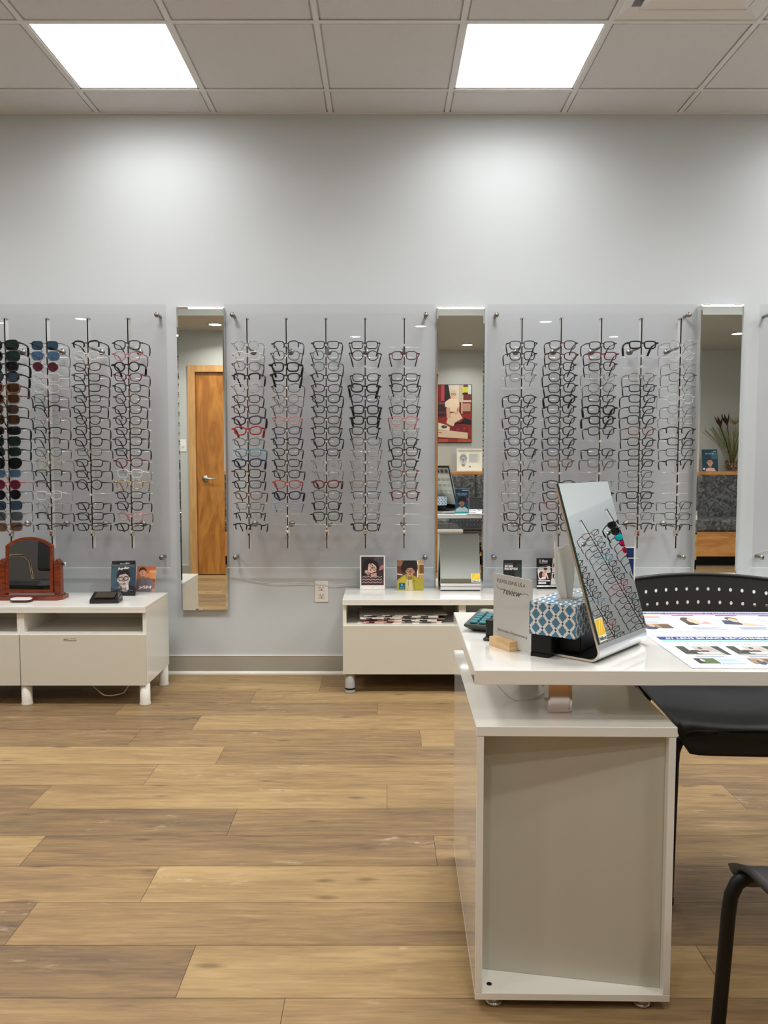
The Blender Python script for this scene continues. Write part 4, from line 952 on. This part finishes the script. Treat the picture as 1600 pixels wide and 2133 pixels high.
# ---- tissue box on a black box
fl, fr_ = Vector((.3369-.012, 1.7373+.012, 0)), Vector((.4253-.012, 1.6769+.012, 0)); td = (fr_-fl).normalized(); ty = math.atan2(td.y, td.x); tw = (fr_-fl).length
t = thing('black_box', 'plain black box under the patterned tissue box', 'box', (fl.x, fl.y, .740), ty)
m = MB(); m.box(.004, .052, .0, .20, .0085, .0495, BLKDK, bev=.002); m.box(.004, tw-.006, .05, .20, .0085, .0495, BLKDK, bev=.002); m.box(.004, .045, .0, .03, .0, .0085, BLKDK); m.build('body', t)
TB = mat('tissue_box_card', srgb(222,222,218), .45)
t = thing('tissue_box', 'blue and white lattice patterned tissue box beside the slanted mirror', 'tissue box', (fl.x, fl.y, .790), ty)
bd, bh = .205, .072
m = MB(); m.box(0, tw, 0, bd, 0, bh, TB, bev=.001); m.build('carton', t)
BL1, BL2 = (74,120,152), (44,66,92)
def quatre(cx, cz, s):
    o = []
    for q in range(4):
        a = q*math.pi/2
        for x, y in ((0,1.0),(.16,.78),(.40,.68),(.44,.44),(.68,.40),(.78,.16)): o.append((cx+s*.82*(x*math.cos(-a)-y*math.sin(-a)), cz+s*(x*math.sin(-a)+y*math.cos(-a))))
    return o
def lattice(W_, H_, cell):
    s = []; nx, nz = int(W_/cell)+2, int(H_/cell)+2
    for i in range(-1, nx):
        for j in range(-1, nz):
            for ox, oz in ((0,0), (.5,.5)):
                cx, cz = (i+ox)*cell, (j+oz)*cell
                s.append((BL1, [(x/W_, z/H_) for x, z in quatre(cx, cz, cell*.405)]))
            for ox, oz in ((.5,0), (0,.5)):
                cx, cz = (i+ox)*cell, (j+oz)*cell; d = cell*.10
                s.append((BL2, [(x/W_, z/H_) for x, z in ((cx-d,cz),(cx,cz-d),(cx+d,cz),(cx,cz+d))]))
    return s
m = MB()
artwork(m, tw, bh, lattice(tw, bh, .031), Matrix.Translation((tw/2, -.0002, 0)), 0, 2e-7)
artwork(m, bd, bh, lattice(bd, bh, .031), Matrix.Translation((tw+.0002, bd/2, 0)) @ Matrix.Rotation(math.pi/2, 4, 'Z'), 0, 2e-7)
artwork(m, bd, bh, lattice(bd, bh, .031), Matrix.Translation((-.0002, bd/2, 0)) @ Matrix.Rotation(-math.pi/2, 4, 'Z'), 0, 2e-7)
artwork(m, tw, bh, lattice(tw, bh, .031), Matrix.Translation((tw/2, bd+.0002, 0)) @ Matrix.Rotation(math.pi, 4, 'Z'), 0, 2e-7)
artwork(m, tw, bd, lattice(tw, bd, .031), Matrix.Translation((tw/2, 0, bh+.0002)) @ FLATM, 0, 2e-7)
m.build('lattice_print', t)
m = MB(); m.prism(ell(tw/2, bd*.52, .022, .062, 0, 24), .0004, flat(150,152,152), Matrix.Translation((0,0,bh+.0003))); m.build('opening', t)
# tissue: folded sheet standing out of the box
m = MB(); rowsT = []
nu, nv = 25, 17
def tri(q): return 2*abs((q % 1)-.5)
for j in range(nv):
    v = j/(nv-1); rr = []
    for i in range(nu):
        u = i/(nu-1)*2-1
        wdt = .012 + .033*min(1, v/.42)**.9
        fold = (.016*tri(u*1.3+.2)-.008)*(1-.5*v) + .010*tri(u*.7+v*.8)*v
        x = tw*.47 + fold - .012*v + .01*u; y = bd*.42 + u*wdt
        z = bh - .008 + v*(.128-.010*u) + (.006*math.sin(u*5) if v > .9 else 0)
        rr.append((x, y, z))
    rowsT.append(rr)
vs = [p for r_ in rowsT for p in r_]
m.add(vs, [(j*nu+i, j*nu+i+1, (j+1)*nu+i+1, (j+1)*nu+i) for j in range(nv-1) for i in range(nu-1)], mat('tissue', srgb(236,236,232), .9), True)
o = m.build('tissue', t, label='white tissue pulled up from the box'); md = o.modifiers.new('s', 'SOLIDIFY'); md.thickness = .0012; sb = o.modifiers.new('b', 'SUBSURF'); sb.levels = 1; sb.render_levels = 2
# ---- boy flyer in holder, back to the camera
xr_, yf_ = P(1320, 1140, 2.15).x, 2.15; zt = P(1320, 1140, 2.15).z
wF = .108
t = thing('flyer_holder', 'blue flyer in a clear holder on the desk behind the slanted mirror', 'flyer', (xr_-wF/2, yf_, .740), math.pi)
m = MB(); m.box(-wF/2, wF/2, 0, .002, .006, zt-.74, flat(10,44,112)); m.build('flyer_back', t)
boy = [((24,74,104), rect(0,1,0,1)), ((200,216,224), rect(.5,.95,.92,.96)), ('text', 'CLEARER VISION', .5, .80, .8, .04, (226,234,238)), ('text', 'FOR EVERY DAY', .5, .74, .6, .03, (226,234,238)), ((190,60,90), rect(.85,1,.5,.62)), ((210,220,232), [(0,0),(.05,.14),(.3,.24),(.7,.24),(.95,.14),(1,0)]), ((16,16,18), ell(.5,.52,.34,.17))] + face(.48, .40, .23, (188,136,106), (20,18,20), .05, None, asp=.55, lips=(160,90,80)) + [((60,190,190), rect(0,1,0,.04))]
m = MB(); artwork(m, wF, zt-.748, flip(boy), Matrix.Translation((0, -.0002, .008))); m.build('print', t)
m = MB(); m.box(-wF/2-.003, wF/2+.003, -.004, -.002, 0, zt-.738, ACRYL); m.box(-wF/2-.003, wF/2+.003, .003, .005, 0, zt-.738, ACRYL)
m.box(-wF/2-.003, wF/2+.003, -.03, .03, 0, .004, mat('aqua_acrylic', srgb(120,214,206), .1)); m.build('clear_holder', t)
m = MB(); zl = P(1300, 1162, 2.15).z-.74; m.box(-wF/2-.010, wF/2, .0052, .0062, zl-.0012, zl+.0012, PAPER); m.box(-wF/2-.003, -wF/2-.0005, .0052, .006, 0, zt-.738, PAPER); m.box(-wF/2, wF/2, .0052, .006, zt-.741, zt-.738, PAPER); m.build('holder_edge', t)

# ================================================================ CHAIRS
def perf_back(m, w_, h_, nx, ny, r, mp, mt, th=.006, border=(.022, .028)):
    """perforated plate: mp(u,v,side) -> Vector"""
    def fv(u, v, s): return mp(u, v, s)
    bx_, bz_ = border; cw, cz = (w_-2*bx_)/nx, (h_-2*bz_)/ny
    xsx = [-w_/2, -w_/2+bx_]+[-w_/2+bx_+cw*(i+1) for i in range(nx)]+[w_/2]; zs = [0, bz_]+[bz_+cz*(j+1) for j in range(ny)]+[h_]
    for i in range(len(xsx)-1):
        for j in range(len(zs)-1):
            a, b, c, d = xsx[i], xsx[i+1], zs[j], zs[j+1]
            hole = 1 <= i <= nx and 1 <= j <= ny
            if not hole:
                for s in (0, 1):
                    q = [fv(a,c,s), fv(b,c,s), fv(b,d,s), fv(a,d,s)]; m.add(q, [(0,1,2,3) if s == 0 else (3,2,1,0)], mt, True)
            else:
                cx, cy_ = (a+b)/2, (c+d)/2; n = 16; sqp = []; cir = []
                for k in range(n):
                    an = 2*math.pi*k/n + math.pi/n*0; co, si = math.cos(an), math.sin(an); q = 1/max(abs(co), abs(si))
                    sqp.append((cx+co*q*(b-a)/2, cy_+si*q*(d-c)/2)); cir.append((cx+co*r, cy_+si*r))
                for s in (0, 1):
                    vs = [fv(x, z, s) for x, z in sqp+cir]
                    m.add(vs, [((k, (k+1)%n, n+(k+1)%n, n+k) if s == 0 else (n+k, n+(k+1)%n, (k+1)%n, k)) for k in range(n)], mt, True)
                vs = [fv(x, z, 0) for x, z in cir]+[fv(x, z, 1) for x, z in cir]
                m.add(vs, [(k, (k+1)%n, n+(k+1)%n, n+k) for k in range(n)], mt)
    n = 40
    rim = [(-w_/2+w_*k/n, 0) for k in range(n)]+[(w_/2, h_*k/8) for k in range(8)]+[(w_/2-w_*k/n, h_) for k in range(n)]+[(-w_/2, h_-h_*k/8) for k in range(8)]
    m.tube([(fv(x, z, 0)+fv(x, z, 1))/2 for x, z in rim], .0068, mt, 8, closed=True)
def side_chair(label, loc, yaw, hw=.24):
    """origin under the seat centre, front faces local -y"""
    t = thing('side_chair', label, 'chair', loc, yaw, 'black plastic side chairs'); t.scale = (1, 1, 1.055)
    # seat shell
    m = MB(); nu, nv = 22, 20; top_, bot = [], []
    for j in range(nv+1):
        v = j/nv
        for i in range(nu+1):
            u = i/nu*2-1
            hwv = hw*1.035*(1-.05*v)*(1-.005*max(0, (.12-v)/.12)**2); x = u*hwv
            y = -.215+.43*v + .010*abs(u)**5*(1-v)**2
            z = .452 - .022*(1-u*u)*math.sin(math.pi*min(1, v*1.1)) + .006*v - .058*max(0, (.16-v)/.16)**1.8*(1-.6*abs(u)**24) + .010*(u*u)*v - .002*max(0, abs(u)-.85)/.15
            top_.append((x, y, z)); bot.append((x*.985, y+.004, z-.010-.004*(1-abs(u))))
    W1 = nu+1; fs = [(j*W1+i, j*W1+i+1, (j+1)*W1+i+1, (j+1)*W1+i) for j in range(nv) for i in range(nu)]
    off = len(top_); fb = [tuple(off+k for k in f[::-1]) for f in fs]
    ed = [i for i in range(W1)]+[j*W1+nu for j in range(1, nv+1)]+[nv*W1+i for i in range(nu-1, -1, -1)]+[j*W1 for j in range(nv-1, 0, -1)]
    fe = [(ed[k-1], off+ed[k-1], off+ed[k], ed[k]) for k in range(len(ed))]
    m.add(top_+bot, fs+fb+fe, BLKPL, True); m.build('seat', t)
    # perforated back
    m = MB(); bw, bh_ = 2*hw*1.04, .27
    def mp(x, z, s):
        q = x/(bw/2); zz = .476+z+.014*(1-q*q)*(z/bh_)
        return Vector((x*(1-.07*(1-z/bh_)), .262+.075*z/bh_*1 - .045*q*q + (.006 if s else 0), zz))
    perf_back(m, bw, bh_, 13, 6, .0056, mp, BLKPL, border=(.02, .022)); m.build('perforated_backrest', t)
    for s in (-1, 1):
        x = s*(hw+.010); r = .0125
        m = MB(); m.tube([(x*.55, -.17, .425), (x-s*.050, -.175, .424), (x-s*.026, -.177, .419), (x-s*.009, -.179, .406), (x, -.181, .384), (x+s*.003, -.183, .35), (x+s*.016, -.20, .012)], r, BLKDK, 14); fl_ = m.build('leg', t)
        m = MB(); m.cyl((x+s*.016, -.20, 0), (x+s*.016, -.20, .014), .0145, BLKDK, n=14); m.build('foot_cap', fl_)
        m = MB(); m.tube([(x*.55, .17, .425), (x-s*.035, .175, .424), (x-s*.012, .178, .418), (x+s*.002, .18, .400), (x+s*.006, .185, .37), (x+s*.016, .235, .012)], r, BLKDK, 14); fl_ = m.build('leg', t)
        m = MB(); m.cyl((x+s*.016, .235, 0), (x+s*.016, .235, .014), .0145, BLKDK, n=14); m.build('foot_cap', fl_)
        m = MB(); m.tube([(x*.93, .10, .432), (x*.93, .19, .440), (x*.92, .235, .47), (x*.9, .262, .56), (x*.9, .285, .64)], .011, BLKDK, 12); m.build('back_support', t)
    m = MB(); m.tube([(-hw*.55, -.17, .425), (hw*.55, -.17, .425)], .011, BLKDK, 12); m.tube([(-hw*.55, .17, .425), (hw*.55, .17, .425)], .011, BLKDK, 12); m.build('seat_frame', t)
    return t
side_chair('black plastic chair with perforated back behind the white desk', (1.023, 2.235, 0), R(0))
side_chair('black plastic chair in the right foreground, only its seat corner and leg showing', (.868, 1.18, 0), R(180))
# dark office chair and grey partition reflected in the wooden mirror
t = thing('office_chair', 'black office chair with a chrome arm loop, reflected in the wooden mirror', 'chair', (-2.55, 2.0, 0), R(-160))
m = MB(); m.box(-.25, .25, -.24, .24, .44, .52, BLKDK, bev=.03); m.build('seat', t)
m = MB(); m.box(-.24, .24, .22, .27, .58, 1.08, BLKPL, bev=.02); m.build('backrest', t)
for s in (-1, 1):
    m = MB(); m.tube([(s*.27, .24, .47), (s*.30, .22, .66), (s*.30, .16, .70), (s*.30, -.16, .70), (s*.30, -.20, .66), (s*.28, -.12, .47), (s*.2, -.10, .45)], .011, CHROME, 10); m.build('arm_loop', t)
m = MB(); m.cyl((0, 0, .08), (0, 0, .45), .025, BLKDK); m.build('gas_stem', t)
m = MB()
for k in range(5):
    a = 2*math.pi*k/5; m.tube([(0, 0, .10), (.27*math.cos(a), .27*math.sin(a), .065)], [.022, .014], CHROME, 8); m.lathe([(.0001, -.028), (.02, -.02), (.028, 0), (.02, .02), (.0001, .028)], BLKDK, (.27*math.cos(a), .27*math.sin(a), .029), 12)
m.build('star_base', t)
m = MB(); m.box(-4.2, -2.25, 1.10, 1.16, 0, 1.15, flat(74,70,72)); tag(m.build('partition_screen'), 'dark grey low partition behind the black office chair', 'partition')

# ================================================================ BENCH SIDE, SEEN IN THE TALL MIRRORS
FAB = mat('marbled_fabric', srgb(70,72,74), .85)
nt = FAB.node_tree; tc = nt.nodes.new('ShaderNodeTexCoord'); n1 = nt.nodes.new('ShaderNodeTexNoise'); n1.inputs['Scale'].default_value = 16; n1.inputs['Detail'].default_value = 8; n1.inputs['Distortion'].default_value = 1.6
rp = ramp(nt, [(.35, srgb(50,51,53)), (.5, srgb(78,79,81)), (.62, srgb(112,112,112))]); nt.links.new(tc.outputs['Object'], n1.inputs['Vector']); nt.links.new(n1.outputs[0], rp.inputs[0]); nt.links.new(rp.outputs[0], nt.nodes['Principled BSDF'].inputs['Base Color'])
MAPLE = wood('bench_maple', srgb(206, 148, 84), srgb(178, 120, 62), (1.2, 6, 6), .4, 1.4, .2)
bx0, bx1 = -.70, XR-.02
t = thing('banquette_bench', 'long bench with grey marbled upholstery and a maple ledge', 'bench', ((bx0+bx1)/2, -.6, 0))
hw_ = (bx1-bx0)/2
m = MB(); m.box(-hw_, hw_, .40, .42, .11, .38, MAPLE); m.box(-hw_, -hw_+.02, -.05, .40, .0, .38, MAPLE); m.box(-hw_, hw_, .28, .30, 0, .11, BLKDK); m.build('base', t)
nb = 3
for k in range(nb):
    a = -hw_+2*hw_*k/nb; b_ = -hw_+2*hw_*(k+1)/nb
    m = MB(); m.box(a+.002, b_-.002, -.03, .43, .382, .515, FAB, bev=.02); m.build('seat_cushion', t)
    m = MB(); m.box(a+.002, b_-.002, -.10, -.02, .46, .995, FAB, bev=.02); m.build('back_cushion', t)
m = MB(); m.box(-hw_, hw_, -.345, -.04, .996, 1.035, MAPLE, bev=.002); m.box(-hw_, hw_, -.345, -.12, 0, .996, MAPLE); m.build('ledge', t)
# poster
pw, ph = .40, .685
post_ = [((120,40,38), rect(0,1,0,1)), ((60,30,40), rect(0,.22,.45,1)), ((196,70,80), rect(.08,.18,.72,1)), ((140,30,40), rect(0,.07,.7,1)), ((30,36,30), rect(.20,.34,.72,1)), ((222,206,192), [(.30,1),(.72,1),(.72,.72),(.40,.70)]), ((198,182,168), rect(.62,.76,.7,1)), ((208,206,60), rect(.72,.90,.87,.965)), ((30,30,30), rect(.73,.92,.83,.86)), ((206,220,214), rect(.90,1,.84,1)), ((214,196,176), rect(.66,1,.70,.735)), ((226,206,186), rect(.70,.735,.5,.70)), ((190,150,130), rect(.74,.98,.54,.68)), ((110,50,56), [(.80,.74),(.82,.80),(.94,.84),(1,.80),(1,.75)]),
         ((110,80,84), rect(0,.24,.66,.70)), ((90,50,60), rect(0,.2,.50,.54)), ((150,44,40), [(0,.4),(.3,.46),(1,.5),(1,.1),(0,.1)]),
         ((28,26,30), [(.48,.33),(.70,.36),(.80,.43),(1,.38),(1,.30),(.7,.32),(.5,.30)]), ((232,206,180), [(.24,.34),(.34,.50),(.62,.54),(.70,.46),(.74,.42),(.5,.34),(.46,.28),(.34,.30)]), ((224,176,146), [(.26,.42),(.24,.58),(.32,.66),(.36,.5),(.40,.42)]),
         ((240,216,190), [(.20,.62),(.20,.70),(.34,.76),(.56,.76),(.64,.70),(.64,.62),(.58,.60),(.56,.53),(.36,.53),(.34,.60)]), ((226,176,146), line([(.62,.62),(.60,.52),(.50,.49)], .045)), ((228,180,150), ell(.45,.80,.07,.045)), ((228,188,164), ell(.45,.84,.085,.055)), ((212,196,170), ell(.46,.875,.10,.04)), ((60,36,34), [q for q in ring(.42,.838,.035,.016,.008)+ring(.50,.838,.035,.016,.008)]),
         ((236,226,210), [(0,.34),(.22,.31),(.36,.26),(.34,.2),(0,.22)]), ((70,80,60), ell(.18,.27,.09,.03)), ((208,120,60), ell(.2,.29,.03,.02)), ((124,34,42), [(.34,.25),(.6,.32),(.86,.28),(.94,.18),(.8,.15),(.5,.17)]), ((170,60,56), ell(.6,.22,.05,.02)), ((176,70,60), ell(.8,.24,.04,.02)), ((228,200,176), [(0,.21),(.4,.2),(.9,.165),(.90,.06),(.4,.075),(0,.09)]), ((190,56,40), line([(.0,.17),(.12,.16)], .012)), ((190,80,40), rect(0,1,0,.055)), ((160,52,36), rect(.3,.6,0,.055))]
pc = (.64+1.035)/2
t = thing('poster', 'framed red toned poster of a person sitting on a floor, reflected in the middle mirror', 'poster', (pc, YB+.02, 1.37), math.pi)
m = MB(); m.box(-pw/2, pw/2, 0, .02, 0, ph, BLKDK); m.build('frame', t)
m = MB(); artwork(m, pw-.012, ph-.012, flip(post_), Matrix.Translation((0, -.0003, .006)), 0, .00005); m.build('print', t)
# certificate frame on the ledge
cert = [((236,236,222), rect(0,1,0,1)), ((90,120,170), rect(.06,.94,.90,.915)), ((210,214,216), ell(.22,.52,.17,.34))] + face(.22, .50, .155, (196,200,204), (150,154,158), 0, (40,44,50), asp=1.35, lips=(120,124,128)) + txtbars(.46, .78, .44, 9, .025, (170,176,184)) + [((60,70,130), ell(.5,.16,.03,.035)), ((236,236,222), rect(.40,.46,.1,.85))]
t = thing('picture_frame', 'white framed certificate with a smiling face, on the bench ledge', 'picture frame', (1.01, -.80, 1.035), math.pi)
LM = Matrix.Rotation(R(-6), 4, 'X')
m = MB(); fw, fh, b_ = .31, .265, .016
for a in ((-fw/2, fw/2, 0, b_), (-fw/2, fw/2, fh-b_, fh), (-fw/2, -fw/2+b_, b_, fh-b_), (fw/2-b_, fw/2, b_, fh-b_)): m.box(a[0], a[1], 0, .016, a[2], a[3], WHTPL, LM)
m.box(-fw/2+b_, fw/2-b_, .010, .015, b_, fh-b_, PAPER, LM); m.build('frame', t)
m = MB(); artwork(m, fw-2*b_, fh-2*b_, flip(cert), LM @ Matrix.Translation((0, .0095, b_)), 0, .00005); m.build('certificate', t)
# blue tent card and the vase on the ledge in the right mirror
vx = lambda px: (px-800)/1650*9.37
tent = [((22,62,84), rect(0,1,0,1)), ((60,110,130), ell(.8,.75,.3,.2)), ((22,62,84), rect(0,.6,.5,1)), ('text', 'SEE BETTER', .5, .80, .6, .045, (220,230,234)), ((190,206,214), rect(.75,.92,.90,.94)), ((226,190,180), [(.2,0),(.28,.14),(.75,.14),(.85,0)]), ((230,236,240), ell(.12,.1,.07,.05))] + face(.5, .40, .22, (214,170,148), (70,50,44), 0, (60,30,30), asp=.72)
t = card('tent_card', 'blue card of a person in glasses standing on the bench ledge', 'display card', (vx(1471), -.80, 1.036), .185, .255, flip(tent), math.pi, 10)
GLASS = clear('vase_glass', (.90, .93, .92), 1.5)
t = thing('glass_vase', 'round clear glass vase filled with brown potpourri on the bench ledge', 'vase', (vx(1515), -.80, 1.035))
m = MB(); m.lathe([(.0001, .002), (.055, .002), (.085, .035), (.092, .075), (.080, .12), (.055, .15), (.045, .165), (.058, .19)], GLASS, n=32); m.build('glass_bowl', t)
m = MB(); random.seed(3)
for k in range(150):
    a = random.uniform(0, 2*math.pi); z = random.uniform(.015, .125); rr = math.sqrt(random.random())*(.045+.03*math.sin(min(1, z/.08)*math.pi/2))
    Mx = Matrix.Translation((rr*math.cos(a), rr*math.sin(a), z)) @ Matrix.Rotation(random.uniform(0, 6), 4, (random.random(), random.random(), random.random()+.1)) @ Matrix.Diagonal((1, .5, .3, 1))
    m.sphere((0, 0, 0), random.uniform(.010, .018), [flat(110,66,40), flat(150,98,60), flat(70,40,30), flat(186,150,110)][k % 4], Mx, 5)
o = m.build('potpourri', t); o['kind'] = 'stuff'
def stem(root, pts, r, mt, name='stem'):
    m = MB(); m.tube(pts, r, mt, 6); return m.build(name, root)
t = thing('dried_bouquet', 'dried bouquet with dark lily blooms and green sprigs standing in the vase', 'flowers', (vx(1515), -.80, 1.035+.13), 0)
t.scale = (1.12, 1.12, 1.15)
GR = flat(104,124,78); DG = flat(52,30,30); STR = flat(176,156,104)
for (dx, dz, by_) in ((-.14, .33, .03), (-.06, .35, .0)):
    s_o = stem(t, [(0, 0, -.06), (dx*.5, by_*.5, dz*.5), (dx, by_, dz)], .0045, DG)
    m = MB(); Mx = Matrix.Translation((dx, by_, dz)) @ Matrix.Rotation(-.25, 4, 'Y')
    for q in range(3):
        Mq = Mx @ Matrix.Rotation(q*2.1, 4, 'Z'); m.add([Mq @ Vector(v) for v in ((0,0,-.01),(.022,.018,.05),(.050,0,.125),(.022,-.018,.05),(.014,0,.06))], [(0,1,4),(1,2,4),(2,3,4),(3,0,4)], flat(74,38,36), True); m.add([Mq @ (Vector(v)+Vector((-.002,0,0))) for v in ((0,0,-.01),(.022,.018,.05),(.050,0,.125),(.022,-.018,.05))], [(0,3,2,1)], flat(60,30,30))
    m.build('lily_bloom', t)
for k in range(3):
    a = -.42-.2*k; L_ = .36+.03*k
    m = MB(); 
    pts = [(0,0,-.05)]+[(math.sin(a)*L_*q/6*(1+.1*q/6), .02*k, L_*math.cos(a)*q/6) for q in range(1, 7)]; m.tube(pts, .002, GR, 5)
    for q in range(18):
        f = .35+.65*q/18; bx_, bz_ = math.sin(a)*L_*f, L_*math.cos(a)*f
        for s in (-1, 1):
            an = a+s*.6; e2 = (bx_+math.sin(an)*.036, .02*k+s*.012, bz_+math.cos(an)*.036); m.add([(bx_, .02*k, bz_), ((bx_+e2[0])/2+.004, .02*k+.004, (bz_+e2[2])/2), e2, ((bx_+e2[0])/2-.004, .02*k-.004, (bz_+e2[2])/2)], [(0,1,2,3)], GR)
    m.build('green_sprig', t)
m = MB()
for k in range(80):
    a = random.uniform(-.35, .5); b_ = random.uniform(-.2, .2); L_ = random.uniform(.25, .42)
    m.tube([(0, 0, -.08), (math.sin(a)*L_*.5, b_*.5*L_, L_*.55), (math.sin(a)*L_*1.05, b_*L_, L_)], [.0018, .0015, .0006], [GR, STR, flat(90,110,64)][k % 3], 4)
m.build('long_grass', t)
m = MB()
for k in range(60):
    a, b_ = random.uniform(0, 6.28), random.uniform(-.2, 1); m.tube([(.02, 0, .36), (.02+.055*math.cos(a), .05*math.sin(a), .39+.05*b_)], [.004, .0015], STR, 4)
m.build('feathery_plume', t)
stem(t, [(0, 0, -.06), (.09, .01, .2), (.115, .02, .33)], .003, GR)
m = MB()
for k in range(14):
    a = k*.9; m.add([Vector((.115, .02, .34)), Vector((.115+.03*math.cos(a)+.008*math.sin(a), .02+.03*math.sin(a), .36)), Vector((.115+.045*math.cos(a), .02+.045*math.sin(a), .385)), Vector((.115+.03*math.cos(a)-.008*math.sin(a), .02+.03*math.sin(a)+.004, .352))], [(0,1,2,3)], flat(214,160,50))
m.sphere((.115, .02, .345), .018, flat(120,74,30), None, 6); m.build('yellow_bloom', t)
